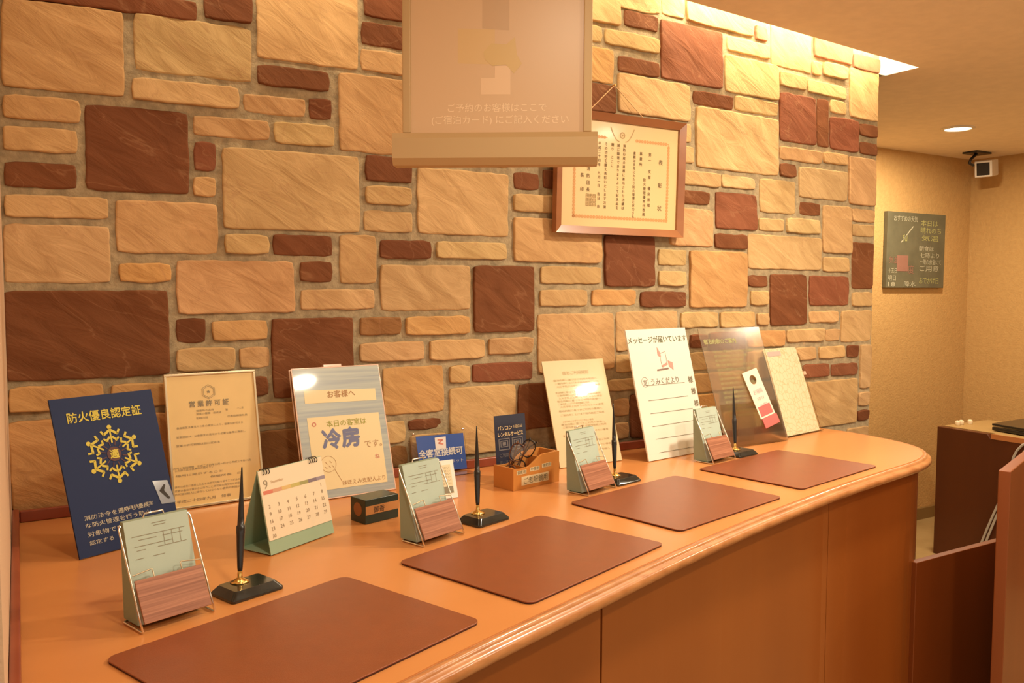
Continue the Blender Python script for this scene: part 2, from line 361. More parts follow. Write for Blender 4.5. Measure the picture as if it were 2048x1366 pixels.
for it in STONES.replace('\n', ';').split(';'):
    if not it.strip(): continue
    c, x0, x1, y0, y1, kind = it.split(); x0, x1, y0, y1 = map(float, (x0, x1, y0, y1))
    if c != 'P':
        ox, oy = ORG[c]; x0, x1, y0, y1 = ox+x0/2.926, ox+x1/2.926, oy+y0/2.926, oy+y1/2.926
    xm, ym = (x0+x1)/2, (y0+y1)/2; hw = (x1-x0)/2
    st, sb = hs(xm, y0), hs(xm, y1); sl, sr = vs_(x0, ym), vs_(x1, ym); hh = (y1-y0)/2
    q = [(x0-sl*hh, y0-st*hw), (x1-sr*hh, y0+st*hw), (x0+sl*hh, y1-sb*hw), (x1+sr*hh, y1+sb*hw)]
    P4 = [onY(*p, YF) for p in q]
    for p in P4:
        p.x = min(p.x, XE-.004)
    k += 1; stone(*P4, kind, k)
# the courses above the frame, up into the light cove
rr = random.Random(5)
for xa, xb, za in ((.0, 1.30, 2.36), (.0, 1.9, 2.46), (1.3, 3.06, 2.56)):
    x = xa
    while x < xb-.08:
        wd = min(rr.choice((.12, .2, .26)), xb-x)
        z1 = za + .085
        stone(Vector((x+.008, YF, z1)), Vector((x+wd-.008, YF, z1)), Vector((x+.008, YF, za)), Vector((x+wd-.008, YF, za)), rr.choice('ttyypb'), 900+k); k += 1
        x += wd
wo = struct(wb.obj('wall_back', [M_STONE, M_MORTAR], recalc=True))
ca = wo.data.color_attributes.new('stone_color', 'FLOAT_COLOR', 'CORNER')
buf = []
for p in wo.data.polygons: buf += [*cols[p.index], 1.0]*p.loop_total
ca.data.foreach_set('color', buf)

m = MB(); m.box((-.35, -1.15, 0), (-.016, YW, 2.7)); struct(m.obj('wall_left', M_SIDE))
m = MB(); m.box((XE, 1.17, 0), (5.9, 1.4, 2.7)); struct(m.obj('wall_recess', M_PLASTER))
m = MB(); m.box((5.645, -4.5, 0), (5.9, 1.17, 2.7)); struct(m.obj('wall_right', M_PLASTER))
m = MB(); m.box((XE, 1.155, 0), (5.645, 1.169, .075)); struct(m.obj('baseboard_recess', wood_mat('brown_baseboard', (.24, .14, .045), (.20, .11, .035))))
m = MB(); m.box((-3, -6, -.1), (6.2, 1.6, 0)); struct(m.obj('floor', M_FLOOR))
# ceiling with a light cove along the stone wall
ea = Vector((-.35, -.42, ZC)); eb = Vector((3.123, -.119, ZC)); ZT = 2.66
m = MB()
m.quad((-3, -6, ZC), (3.123, -6, ZC), eb, ea, (-3, ea.y, ZC))
m.quad((3.123, -6, ZC), (6.0, -6, ZC), (6.0, 1.5, ZC), (3.123, 1.5, ZC), eb)
m.m = 1
up = Vector((0, 0, ZT-ZC))
m.quad(ea, eb, eb+up, ea+up)
e2 = Vector((3.123, .06, ZC)); m.quad(eb, e2, e2+up, eb+up)
m.quad(Vector((XE-.02, .03, ZC)), Vector((3.123, .03, ZC)), Vector((3.123, .03, ZT)), Vector((XE-.02, .03, ZT)))
m.quad(ea+up, eb+up, (3.123, .06, ZT), (-.35, .06, ZT))
m.m = 0
m.quad((-3, -6, 2.8), (6, -6, 2.8), (6, 1.5, 2.8), (-3, 1.5, 2.8))
struct(m.obj('ceiling', [M_CEIL, M_COVE], recalc=False))

# ------------------------------------------------------------------ counter
INNER = [(-.013, -1.335), (.15, -1.285), (.30, -1.232), (.439, -1.183), (.54, -1.143), (.65, -1.103), (.857, -1.033), (1.031, -.972), (1.188, -.920), (1.45, -.84), (1.724, -.767), (1.948, -.709), (2.269, -.645),
         (2.40, -.62), (2.475, -.60), (2.54, -.572), (2.60, -.532), (2.647, -.480), (2.683, -.410), (2.703, -.31), (2.709, -.18), (2.700, -.085), (2.680, -.03), (2.668, -.006)]
def smooth(pts, it=2):
    for _ in range(it):
        o = [pts[0]]
        for a, b in zip(pts, pts[1:]):
            o += [(a[0]*.75+b[0]*.25, a[1]*.75+b[1]*.25), (a[0]*.25+b[0]*.75, a[1]*.25+b[1]*.75)]
        pts = o + [pts[-1]]
    return pts
INNER = smooth(INNER, 1)
def offset(pts, d):
    out = []
    for i, p in enumerate(pts):
        a = pts[max(i-1, 0)]; b = pts[min(i+1, len(pts)-1)]; L = math.hypot(b[0]-a[0], b[1]-a[1])
        out.append((p[0]+(b[1]-a[1])/L*d, p[1]-(b[0]-a[0])/L*d))
    return out
ct = thing('reception_counter', 'long curved writing counter with orange laminate top along the stone wall', 'counter', (0, 0, 0))
m = MB(); poly = INNER + [(-.013, -.006)]
m.prism(poly, .972, 1.0); m.obj('countertop', M_LAM, ct)
PROF = [(-.001, .999), (.001, .9975), (.003, .9995), (.010, 1.0), (.0135, .9985), (.0145, .994), (.0155, .9925), (.021, .9915), (.0255, .988), (.0275, .9825), (.0270, .9765), (.0235, .9705), (.017, .967), (.0, .966), (-.03, .966)]
m = MB(); rings = [offset(INNER, d) for d, z in PROF]; vs = []; n = len(INNER)
for (d, z), rg in zip(PROF, rings): vs += [(x, y, z) for x, y in rg]
m.add(vs, [(i*n+j, i*n+j+1, (i+1)*n+j+1, (i+1)*n+j) for i in range(len(PROF)-1) for j in range(n-1)], True)
m.obj('edge_moulding', M_EDGE, ct)
FRONT = [q for q in offset(INNER, -.011) if q[1] < -.005]
# front split by two seams
def wall_ribbon(pts, z0, z1, th):
    back = offset(pts, -th); mb = MB(); n = len(pts)
    vs = [(x, y, z0) for x, y in pts]+[(x, y, z1) for x, y in pts]+[(x, y, z0) for x, y in back]+[(x, y, z1) for x, y in back]
    fs = [(j, j+1, n+j+1, n+j) for j in range(n-1)] + [(2*n+j, 3*n+j, 3*n+j+1, 2*n+j+1) for j in range(n-1)] + [(n+j, n+j+1, 3*n+j+1, 3*n+j) for j in range(n-1)]
    fs += [(0, n, 3*n, 2*n), (n-1, 3*n-1, 4*n-1, 2*n-1)]
    mb.add(vs, fs, False); return mb
def cut(pts, xa, xb):
    out = []
    for a, b in zip(pts, pts[1:]):
        for xx in (xa, xb):
            if a[0] < xx <= b[0]: out.append((xx, a[1]+(b[1]-a[1])*(xx-a[0])/(b[0]-a[0])))
        if xa <= b[0] <= xb: out.append(b)
    return sorted(set(out))
def seam_x(px, py):
    best = None
    for a, b in zip(FRONT, FRONT[1:]):
        q = onY(px, py, a[1])
        if best is None or abs(q.x-a[0]) < best[0]: best = (abs(q.x-a[0]), a[0])
    r = ray(px, py)
    for a, b in zip(FRONT, FRONT[1:]):
        A = Vector((b[0]-a[0], b[1]-a[1])); D = Vector((r.x, r.y)); W = Vector((a[0]-CAM.x, a[1]-CAM.y))
        det = D.x*(-A.y) + A.x*D.y
        if abs(det) < 1e-9: continue
        t = (W.x*(-A.y) + A.x*W.y)/det; sgm = (D.x*W.y - D.y*W.x)/det
        if 0 <= sgm <= 1 and t > 0 and (b[0] > a[0]): return a[0]+A.x*sgm
    return best[1]
s1, s2 = seam_x(1203, 1230), seam_x(1657, 1040)
g = .0028
m = wall_ribbon(cut(FRONT, -.013, s1-g), .0, .967, .02); m.obj('front_panel', M_FRONT, ct)
m = wall_ribbon(cut(FRONT, s1+g, s2-.0012), .0, .967, .02); m.obj('front_panel', M_FRONT, ct)
tail = [p for p in FRONT if p[0] > s2+.0012 or p[1] > -.5]
tail = [(s2+.0012, [y for x, y in cut(FRONT, s2+.0011, s2+.0013)][0])] + [p for p in tail if p[0] > s2+.0013]
m = wall_ribbon(tail, .0, .967, .02); m.obj('front_panel', M_FRONT, ct)
m = wall_ribbon([q for q in offset(INNER, -.045) if q[1] < -.02], .0, .95, .01); m.obj('carcass', M_GAP, ct)
m = MB(); m.box((-.001, -.020, 1.0003), (2.655, -.006, 1.027)); m.obj('backsplash', M_TRIM, ct, bevel=.003)
m = MB(); m.box((-.0155, -1.31, 1.0), (-.0015, -.006, 1.030)); m.obj('side_strip', M_TRIM, ct, bevel=.003)

# low partition and near post beside the counter's end
m = MB(); m.box((2.484, -.600, 0), (3.55, -.574, .66)); o = m.obj('low_partition', wood_mat('partition_veneer', (.19, .042, .006), (.15, .032, .0045), .4, 4, (1, 1, .1), coat=.2), bevel=.002)
tag(o, 'low dark wooden partition joining the counter end at knee height', 'partition')
pa = onZ(1996, 941, 1.0); pb = onZ(2022, 943.6, 1.0); yaw = R(19.0)
pt = thing('end_panel', 'tall red-brown wooden end panel cut off by the right edge', 'partition', (pb.x, pb.y, 0), yaw)
m = MB(); m.box((0, 0, 0), (.62, .033, 1.0)); m.obj('panel', M_POST, pt, bevel=.0025)

# ------------------------------------------------------------------ desk pads
def pad_mesh(w_, d_, r):
    pts = []
    for cx, cy, a0 in ((w_/2-r, -d_/2+r, -90), (w_/2-r, d_/2-r, 0), (-w_/2+r, d_/2-r, 90), (-w_/2+r, -d_/2+r, 180)):
        for q in range(7): a = R(a0+15*q); pts.append((cx+r*math.cos(a), cy+r*math.sin(a)))
    return pts
PADS = [((-.319, 1.256), .900, 'brown leather desk pad nearest the camera, cut by the bottom edge'),
        ((.050, 1.681), .866, 'brown leather desk pad in front of the pen stand by the small wooden box'),
        ((.423, 2.112), .757, 'brown leather desk pad below the white message board'),
        ((.836, 2.504), .731, 'brown leather desk pad farthest away, near the rounded counter end')]
pad0 = None
for (x, y), th, lab in PADS:
    X = (x+1.138)*_c + (y-1.914)*_s; Y = -(x+1.138)*_s + (y-1.914)*_c
    if pad0 is None:
        pad0 = thing('desk_pad', lab, 'desk pad', (X, Y, 1.0), th-HEAD, 'leather desk pads')
        m = MB(); m.prism(pad_mesh(.45, .3374, .018), .0025, .0048); m.obj('leather_top', M_LEATHER, pad0, bevel=.0008)
        m = MB(); m.prism(pad_mesh(.449, .3364, .018), .0002, .0025); m.obj('base_sheet', M_LEATHER_E, pad0)
    else: dup(pad0, (X, Y, 1.0), th-HEAD, lab, 'leather desk pads')

# ------------------------------------------------------------------ memo holders
def make_memo(label):
    t = thing('memo_holder', label, 'memo holder', (0, 0, 0), 0, 'memo holders on the counter')
    W_, Hh, By = .121, .154, .079
    def S(u, v, d=0): # plane of the sloping wires, v in 0..1 up to height Hh
        k = By/math.hypot(By, Hh); k2 = Hh/math.hypot(By, Hh)
        return Vector((u, v*By - d*k2, v*Hh + .0022 + d*k))
    m = MB(); r = .0017
    for u in (0, W_):
        m.tube([(u, .066, .0022), (u, .03, .0022), (u, .003, .0022), S(u, .012), S(u, .3), S(u, .6), S(u, .97), S(u+(.004 if u == 0 else -.004), 1.0)], r, 8)
    m.tube([(0, .066, .0022), (.004, .070, .0022), (W_-.004, .070, .0022), (W_, .066, .0022)], r, 8)
    a = .042; m.tube([S(0, 1.0), (.03, By+.004, Hh+.002), (a, By+.004, Hh+.004), (a+.003, By+.004, Hh+.014), (W_-a-.003, By+.004, Hh+.014), (W_-a, By+.004, Hh+.004), (W_-.03, By+.004, Hh+.002), S(W_, 1.0)], r, 8)
    m.obj('wire_frame', M_CHROME, t)
    # green pad: upright block whose front leans with the wires
    m = MB(); x0, x1 = .006, W_-.006
    prof = [(.030, .004), (.080, .004), (.0855, .162), (.0745, .162)]
    vs = [(x0, y, z) for y, z in prof] + [(x1, y, z) for y, z in prof]
    m.m = 0; m.add(vs, [(0, 4, 7, 3)])
    m.m = 1; m.add(vs, [(0, 3, 2, 1), (4, 5, 6, 7), (3, 7, 6, 2), (1, 2, 6, 5), (0, 1, 5, 4)])
    p = m.obj('paper_pad', [M_MEMO, M_MEMO_SIDE], t, recalc=False)
    n0 = Vector((0, -.158, .0445)).normalized()
    def F(u, v): # on pad front
        return Vector((u, .030+v*.0445, .004+v*.158)) + n0*.0007
    m = MB(); rnd = random.Random(3)
    for v, segs in ((.94, ((.045, .07),)), (.915, ((.048, .068),)), (.84, ((.01, .10),)), (.80, ((.02, .05), (.06, .095))), (.74, ((.012, .075),)), (.70, ((.015, .03), (.05, .10))), (.62, ((.012, .025), (.04, .06)))):
        for a_, b_ in segs: m.quad(F(x0+a_, v), F(x0+b_, v), F(x0+b_, v+.0045), F(x0+a_, v+.0045))
    for u in (.062, .076, .09): m.quad(F(x0+u, .70), F(x0+u+.0007, .70), F(x0+u+.0007, .84), F(x0+u, .84))
    m.obj('printed_form', M_INK2, p)
    m = MB(); m.box((.004, .07, 0), (W_-.004, .47, .0035), lambda u, v, d: S(u, v, d+.0005)); m.obj('wood_plate', M_WALNUT, t, bevel=.0006)
    for u0, u1 in ((.003, .036), (.083, .118)):
        m = MB(); e = u1 if u0 < .05 else u0; o_ = u0 if u0 < .05 else u1
        m.tube([S(o_, .52, .003), S(e-.002 if e == u1 else e+.002, .545, .003), S(e, .54, .003), S(e, .47, .003)], .0011, 6)
        m.obj('paper_clip', M_GREY, t)
    return t
MEM = [((.1628, -.836), 18.4, 'green memo holder with wood plate nearest the camera, below the blue certificate'),
       ((.726, -.653), 19.5, 'green memo holder with wood plate in front of the blue card stand'),
       ((1.2776, -.474), 17.9, 'green memo holder with wood plate in front of the cream notice board'),
       ((1.8413, -.343), 12.0, 'green memo holder with wood plate at the white message board, farthest away')]
mm = None
for (x, y), yw, lab in MEM:
    if mm is None: mm = make_memo(lab); mm.location = (x, y, 1.0004); mm.rotation_euler.z = R(yw)
    else: dup(mm, (x, y, 1.0004), R(yw), lab, 'memo holders on the counter')

# ------------------------------------------------------------------ pen stands
def make_pen(label):
    t = thing('pen_stand', label, 'pen stand', (0, 0, 0), 0, 'desk pen stands')
    m = MB(); a, b, h = .052, .037, .0165
    def ring(sx, sy, z, r=.006):
        out = []
        for cx, cy, a0 in ((sx-r, -sy+r, -90), (sx-r, sy-r, 0), (-sx+r, sy-r, 90), (-sx+r, -sy+r, 180)):
            for q in range(4): an = R(a0+30*q); out.append((cx+r*math.cos(an), cy+r*math.sin(an), z))
        return out
    rg = [ring(a, b, 0), ring(a, b, .005), ring(a*.80, b*.76, h), ring(a*.78, b*.74, h+.0006)]
    n = len(rg[0]); vs = [q for g_ in rg for q in g_]
    m.add(vs, [(i*n+j, i*n+(j+1) % n, (i+1)*n+(j+1) % n, (i+1)*n+j) for i in range(3) for j in range(n)] + [list(range(n))[::-1], list(range(3*n, 4*n))])
    m.obj('base', M_STONEB, t, bevel=.0008)
    ax = Vector((.145, .16, 1)).normalized(); B = Vector((-.007, .012, h+.006))
    m = MB(); m.lathe([(.0, h+.0005), (.016, h+.0005), (.017, h+.002), (.012, h+.004), (.006, h+.008), (.0, h+.009)], 20, (-.007, .012, 0)); s_ = m.obj('socket', M_GOLD, t)
    m = MB(); m.tube([B, B+ax*.004, B+ax*.010, B+ax*.014], [.004, .0045, .0045, .0035], 12); m.obj('collar', M_GOLD, s_)
    prof = [(.012, .0025), (.014, .0042), (.02, .0050), (.05, .0064), (.078, .0074), (.080, .0078), (.092, .0078), (.094, .0062), (.11, .0056), (.15, .0036), (.185, .0018), (.196, .0013), (.198, .0004)]
    m = MB(); m.tube([B+ax*q for q, _ in prof], [r_ for _, r_ in prof], 14); p = m.obj('pen', M_BLACK, t)
    return t
PEN = [((.347, -.726), 20, .0, 'black desk pen on marble base beside the nearest memo holder'),
       ((.930, -.535), 18, .06, 'black desk pen on marble base left of the wooden glasses box'),
       ((1.450, -.378), 14, -.01, 'black desk pen on marble base before the cream notice board'),
       ((2.026, -.268), 11, .02, 'black desk pen on marble base at the clear acrylic stand')]
pp = None
for (x, y), yw, _, lab in PEN:
    if pp is None: pp = make_pen(lab); pp.location = (x, y, 1.0004); pp.rotation_euler.z = R(yw)
    else: dup(pp, (x, y, 1.0004), R(yw), lab, 'desk pen stands')

def prop(sh, mb, u0, u1, v=.62, back=.03):
    """a rear strut so a board stands by itself"""
    top = sh.P(0, sh.h*v, -.004); y0 = top.y; foot = y0 + back
    mb.quad((u0, top.y, top.z), (u1, top.y, top.z), (u1, foot, .0004), (u0, foot, .0004))
    mb.quad((u0, top.y+.002, top.z), (u1, top.y+.002, top.z), (u1, foot+.002, .0004), (u0, foot+.002, .0004))

# ------------------------------------------------------------------ blue fire certificate board
s = Sheet(.101, -.386, 24.85, .2251, .3267, 18.4)
t = s.root('certificate_board', 'dark blue fire safety certificate board with yellow emblem', 'sign')
M_NAVY = mat('navy_print', (.016, .028, .088), .55, spec=.25)
M_YEL = mat('yellow_print', (.62, .50, .05), .5)
m = MB(); s.box(m, 0, s.w, 0, s.h, -.004, 0); bd = m.obj('board', M_NAVY, t)
m = MB(); s.ptext(m, '防火優良認定証', (135, 848), (283, 829), bold=.018); 
cu, cv = s.at(228.4, 909.7); ru = .060
fn = lambda x, y, d=.001: s.P(x, y, d)
for i in range(6):
    a = R(90+60*i); ex, ey = math.cos(a), math.sin(a); tx_, ty_ = -ey, ex
    def L(r_, q): return (cu+ex*r_*ru+tx_*q*ru, cv+ey*r_*ru+ty_*q*ru)
    hx, hy = L(.97, 0); m.disc((hx, hy), .0050, lambda x, y: s.P(x, y, .001), 12)
    s.bar(m, L(.92, 0), L(.40, 0), .0036, .001)
    for sg in (-1, 1):
        s.bar(m, L(.86, .02*sg), L(.70, .26*sg), .0052, .001); s.bar(m, L(.70, .24*sg), L(.86, .34*sg), .0046, .001)
        s.bar(m, L(.62, .04*sg), L(.47, .20*sg), .0046, .001); s.bar(m, L(.48, .18*sg), L(.58, .28*sg), .0040, .001)
m.obj('lettering', M_YEL, bd, label='yellow title and ring of six small figures')
m = MB(); m.disc((cu, cv), .0155, lambda x, y: s.P(x, y, .0008), 24)
for i in range(12):
    a = R(15+30*i); s.bar(m, (cu+math.cos(a)*.018, cv+math.sin(a)*.018), (cu+math.cos(a)*.034, cv+math.sin(a)*.034), .0022, .0008)
em = m.obj('emblem', mat('emblem_red', (.09, .022, .018), .5), bd, label='dark red disc with rays')
m = MB(); s.text(m, '適', cu, cv-.0078, size=.021, d=.0014, bold=.03, align='C'); m.obj('character', M_YEL, bd)
m = MB()
for tx, a, b in (('消防法令を遵守し優良', (169, 1046), (298, 1012)), ('な防火管理を行う防火', (172, 1061), (302, 1026)), ('対象物であることを', (176, 1078), (300, 1045)), ('認定する', (180, 1093), (228, 1081)), ('平成消防長認定', (238, 1027), (306, 1008))):
    s.ptext(m, tx, a, b, hk=.75)
m.obj('small_print', mat('pale_print', (.55, .50, .38), .6), bd)
m = MB(); s.pquad(m, [(304, 964), (334, 962), (351, 1006), (323, 1010)], .001); st = m.obj('painted_reflection', mat('silver_reflection', (.22, .23, .26), .25, metal=.3, coat=.5), bd)  # grey patch and its dark arrow: a reflection painted on the board
m = MB(); s.pquad(m, [(318, 984), (327, 970), (330, 972), (327, 985)], .0014); s.pquad(m, [(318, 984), (327, 982), (341, 998), (336, 1000)], .0014); m.obj('reflection_arrow', M_INK, st)
m = MB(); prop(s, m, .07, .15); m.obj('back_strut', M_NAVY, t)

# ------------------------------------------------------------------ framed gold licence
s = Sheet(.319, -.090, 7.05, .228, .3306, 10.2)
t = s.root('framed_license', 'gold business licence in thin silver frame leaning on the stone wall', 'sign')
M_FRAME = mat('pale_gold_frame', (.82, .68, .46), .25, metal=.8)
M_GOLDP = mat('gold_paper', (.82, .58, .25), .35, var=.04, vscale=14, coat=.5, coat_rough=.05)
f = .006
m = MB()
s.box(m, 0, s.w, 0, f, -.008, .003); s.box(m, 0, s.w, s.h-f, s.h, -.008, .003); s.box(m, 0, f, f, s.h-f, -.008, .003); s.box(m, s.w-f, s.w, f, s.h-f, -.008, .003)
m.obj('frame', M_FRAME, t, bevel=.001)
m = MB(); s.box(m, f, s.w-f, f, s.h-f, -.007, -.001); pg = m.obj('paper', M_GOLDP, t)
m = MB(); hu, hv = s.at(417, 785)
for rad in (.018, .0145):
    q = [(hu+rad*math.cos(R(90+60*i)), hv+rad*math.sin(R(90+60*i))) for i in range(6)]
    for i in range(6): s.bar(m, q[i], q[(i+1) % 6], .0009, 0)
st_ = []
for i in range(10):
    rad = .0052 if i % 2 == 0 else .0021; st_.append(s.P(hu+rad*math.cos(R(90+36*i)), hv+rad*math.sin(R(90+36*i)), 0))
m.quad(*st_)
m.obj('crest', M_INK2, pg)
m = MB(); D0 = .0
s.ptext(m, '営 業 許 可 証', (379, 817), (458, 808), d=D0, bold=.02); m.obj('title', M_INK2, pg)
m = MB()
for tx, a, b in (('営業所の名称', (393, 826), (428, 822)), ('営業の種類　飲食店', (393, 832), (443, 827)), ('第', (451, 823), (456, 822)), ('一二号', (474, 820), (487, 818)), ('営業者の氏名', (393, 840), (416, 838)), ('代表取締役社長', (455, 836), (495, 832)),
                 ('食品衛生法第五十二条の規定により、営業を許可する', (353, 859), (486, 849)), ('営業施設は、公衆衛生の見地から必要な基準に適合し', (353, 878), (491, 866)), ('営業の許可期間は別に定める', (353, 896), (440, 887)),
                 ('許可の有効期間　平成二十四年九月一日から平成三十年八月', (347, 943), (501, 922)), ('この許可証は営業所の見やすい', (350, 946), (428, 936)), ('場所に掲示すること', (352, 956), (446, 945)), ('保健所長　印', (421, 957), (484, 948)),
                 ('許可の条件に違反したときは許可を取り消すことがある', (350, 978), (480, 962)), ('変更の届出は速やかに行うこと許可証の再交付を申請', (350, 985), (480, 970)), ('許可証は他人に貸与してはならない更新の申請は', (350, 992), (480, 977)), ('平成二十四年九月　知事', (354, 1008), (462, 994))):
    s.ptext(m, tx, a, b, d=D0, size=.0078 if a[1] > 1000 else .0058)
m.obj('lettering', M_INK2, pg)

# ------------------------------------------------------------------ air-conditioning notice in acrylic stand
s = Sheet(.623, -.172, 4.25, .2493, .3454, 17.7)
t = s.root('acrylic_sign_stand', 'acrylic notice stand with grey-blue striped sheet reading 冷房', 'sign')
M_PINKED = mat('acrylic_edge', (.80, .56, .44), .15, coat=.5)
e = .003
for d0 in (-.004, -.020):
    m = MB(); v0 = .0075 if d0 < -.01 else 0
    s.box(m, 0, e, v0, s.h, d0, d0+.004); s.box(m, s.w-e, s.w, v0, s.h, d0, d0+.004); s.box(m, e, s.w-e, s.h-e, s.h, d0, d0+.004); s.box(m, e, s.w-e, v0, v0+e, d0, d0+.004)
    m.obj('acrylic_frame', M_PINKED, t, bevel=.0008)
M_STRIPE = mat('striped_blue_paper', (.44, .48, .43), .3, color2=(.32, .36, .38), vscale=3, stretch=(1.5, 40, 40), coat=.7, coat_rough=.04)
m = MB(); s.box(m, e, s.w-e, e, s.h-e, -.0035, 0); sh = m.obj('sheet', M_STRIPE, t)
M_CREAMP = mat('cream_paper', (.78, .64, .36), .4, coat=.5, coat_rough=.05)
m = MB(); s.pquad(m, [(607.5, 783.5), (750, 778), (752.5, 801.5), (610, 809.5)], .0005); s.pquad(m, [(613.5, 838), (757, 826), (775, 965), (632, 985)], .0005); cp = m.obj('cream_panel', M_CREAMP, sh)
m = MB(); s.ptext(m, 'お客様へ', (655, 796), (710, 793), d=.001, bold=.01); m.obj('heading', mat('heading_ink', (.42, .22, .09), .6), sh)
m = MB(); s.ptext(m, 'です。', (730, 896), (764, 892), d=.001)
m.obj('ending', mat('ending_ink', (.42, .22, .09), .6), sh)
m = MB(); fu, fv = s.at(657, 930)
m.disc((fu, fv), .021, lambda x, y: s.P(x, y, .001), 24, .0202); s.bar(m, (fu+.015, fv-.015), s.at(684, 964), .0011, .001)
for q in ((-.008, .006), (.004, .008), (0, -.004), (-.010, -.006), (.009, -.004)): s.bar(m, (fu+q[0], fv+q[1]), (fu+q[0]+.005, fv+q[1]-.006), .0011, .001)
m.obj('flower_drawing', mat('drawing_ink', (.42, .22, .09), .6), sh)
m = MB(); s.ptext(m, 'ほほえみ支配人より', (686, 971), (771, 960), d=.001); m.obj('brown_lettering', mat('brown_ink', (.42, .22, .09), .6), sh)
m = MB(); s.ptext(m, '本日の客室は', (653, 855), (733, 848), d=.001, bold=.005); m.obj('green_lettering', mat('olive_ink', (.36, .34, .06), .6), sh)
m = MB(); s.ptext(m, '冷房', (645, 896), (722, 890), d=.001, bold=.045); m.obj('blue_lettering', mat('violet_ink', (.17, .18, .30), .6), sh)
m = MB(); iu, iv = s.at(628, 851); m.disc((iu, iv), .006, lambda x, y: s.P(x, y, .001), 12, .0035); m.obj('round_mark', mat('pink_mark', (.60, .22, .16), .6), sh)
m = MB(); iu, iv = s.at(754, 913); s.text(m, 'ね', iu-.006, iv-.006, size=.014, bold=.01); m.obj('doodle', mat('pink_ink', (.60, .22, .16), .6), sh)
m = MB(); s.box(m, .09, .14, s.h, s.h+.006, -.02, 0); m.obj('hook_tab', M_PINKED, t)
m = MB(); prop(s, m, .05, .2, .8, .02); m.obj('back_strut', M_PINKED, t)

# ------------------------------------------------------------------ desk calendar
s = Sheet(.435, -.549, 29.35, .1856, .1708, 12.5)
t = s.root('desk_calendar', 'green tent-shaped desk calendar opened at September', 'calendar')
M_CGREEN = mat('green_card', (.31, .43, .29), .6)
top = s.P(0, s.h)
m = MB(); th = .0015
s.box(m, 0, s.w, 0, s.h, -th, 0)
bk = .092
m.add([(0, top.y, top.z), (s.w, top.y, top.z), (s.w, bk, 0.0), (0, bk, 0.0), (0, top.y-.0015, top.z-.001), (s.w, top.y-.0015, top.z-.001), (s.w, bk-.0015, 0), (0, bk-.0015, 0)], [(0, 1, 2, 3), (4, 7, 6, 5), (0, 3, 7, 4), (1, 5, 6, 2), (2, 6, 7, 3)])
m.box((0, .001, .0003), (s.w, bk-.001, .0015)); m.obj('stand', M_CGREEN, t)
M_PAGE = mat('calendar_page', (.78, .66, .47), .6)
m = MB(); s.box(m, .001, s.w-.001, .028, s.h-.001, .0002, .0014); pg = m.obj('page', M_PAGE, t)
m = MB(); s.text(m, '9', .010, .1325, size=.026, d=.002); m.obj('month_number', M_INK2, pg)
m = MB()
for i in range(30):
    c_ = (i+6) % 7; r_ = (i+6)//7; s.text(m, str(i+1), .016+.0255*c_, .107-.0150*r_, size=.0105, d=.002, align='C')
m.obj('numerals', mat('page_ink', (.30, .22, .14), .7), pg)
wk = ['日', '月', '火', '水', '木', '金', '土']; bc = [(.62, .20, .13), (.62, .33, .20), (.66, .46, .18), (.52, .44, .14), (.34, .32, .12), (.22, .17, .20), (.30, .25, .30)]
for i in range(7):
    m = MB(); s.box(m, .006+.0255*i, .006+.0255*(i+1), .121, .1285, .0015, .0018); m.obj('weekday_bar', mat('bar_colour', bc[i], .6), pg)
m = MB(); s.text(m, 'September', .030, .141, size=.008, d=.002); m.obj('month_name', mat('month_ink', (.55, .36, .20), .7), pg)
for u in (.014, .021, .028, .146, .153, .160, .167):
    m = MB(); m.tube([s.P(u, s.h-.004+.006*math.cos(a_), .001) + Vector((0, .0045*(1-math.sin(a_))*.5, 0)) + Vector((0, -.0045*math.sin(a_), 0)) for a_ in [R(q) for q in range(-60, 241, 25)]], .0010, 6)
    m.obj('binding_ring', M_BLACK, t)

# ------------------------------------------------------------------ small dark green box
a = onZ(731, 1050); b = onZ(797, 1034); c0 = onZ(704.7, 1042.8); yw = math.atan2(b.y-a.y, b.x-a.x)
bw = (b-a).length; bd_ = .058
t = thing('small_box', 'small dark green box with an orange band between calendar and memo holder', 'box', (a.x, a.y, 1.0004), yw)
m = MB(); m.box((0, 0, 0), (bw, bd_, .056)); m.obj('carton', mat('green_black_carton', (.018, .036, .026), .35, coat=.3), t, bevel=.0012)
m = MB(); m.box((0.001, -.0006, .021), (bw+.0006, bd_*.9, .041)); m.obj('band', mat('orange_band', (.52, .24, .08), .5), t)
m = MB(); fnx = lambda x, y: Vector((-.0006, x, y)); m.disc((bd_*.5, .031), .016, fnx, 20); m.obj('round_mark', mat('brown_mark', (.34, .13, .04), .5), t)
m = MB(); vs2, fs2 = text2d('御香'); m.add([(.022+x*.016, -.0011, .025+y*.016) for x, y in vs2], fs2); m.obj('lettering', M_INK, t)

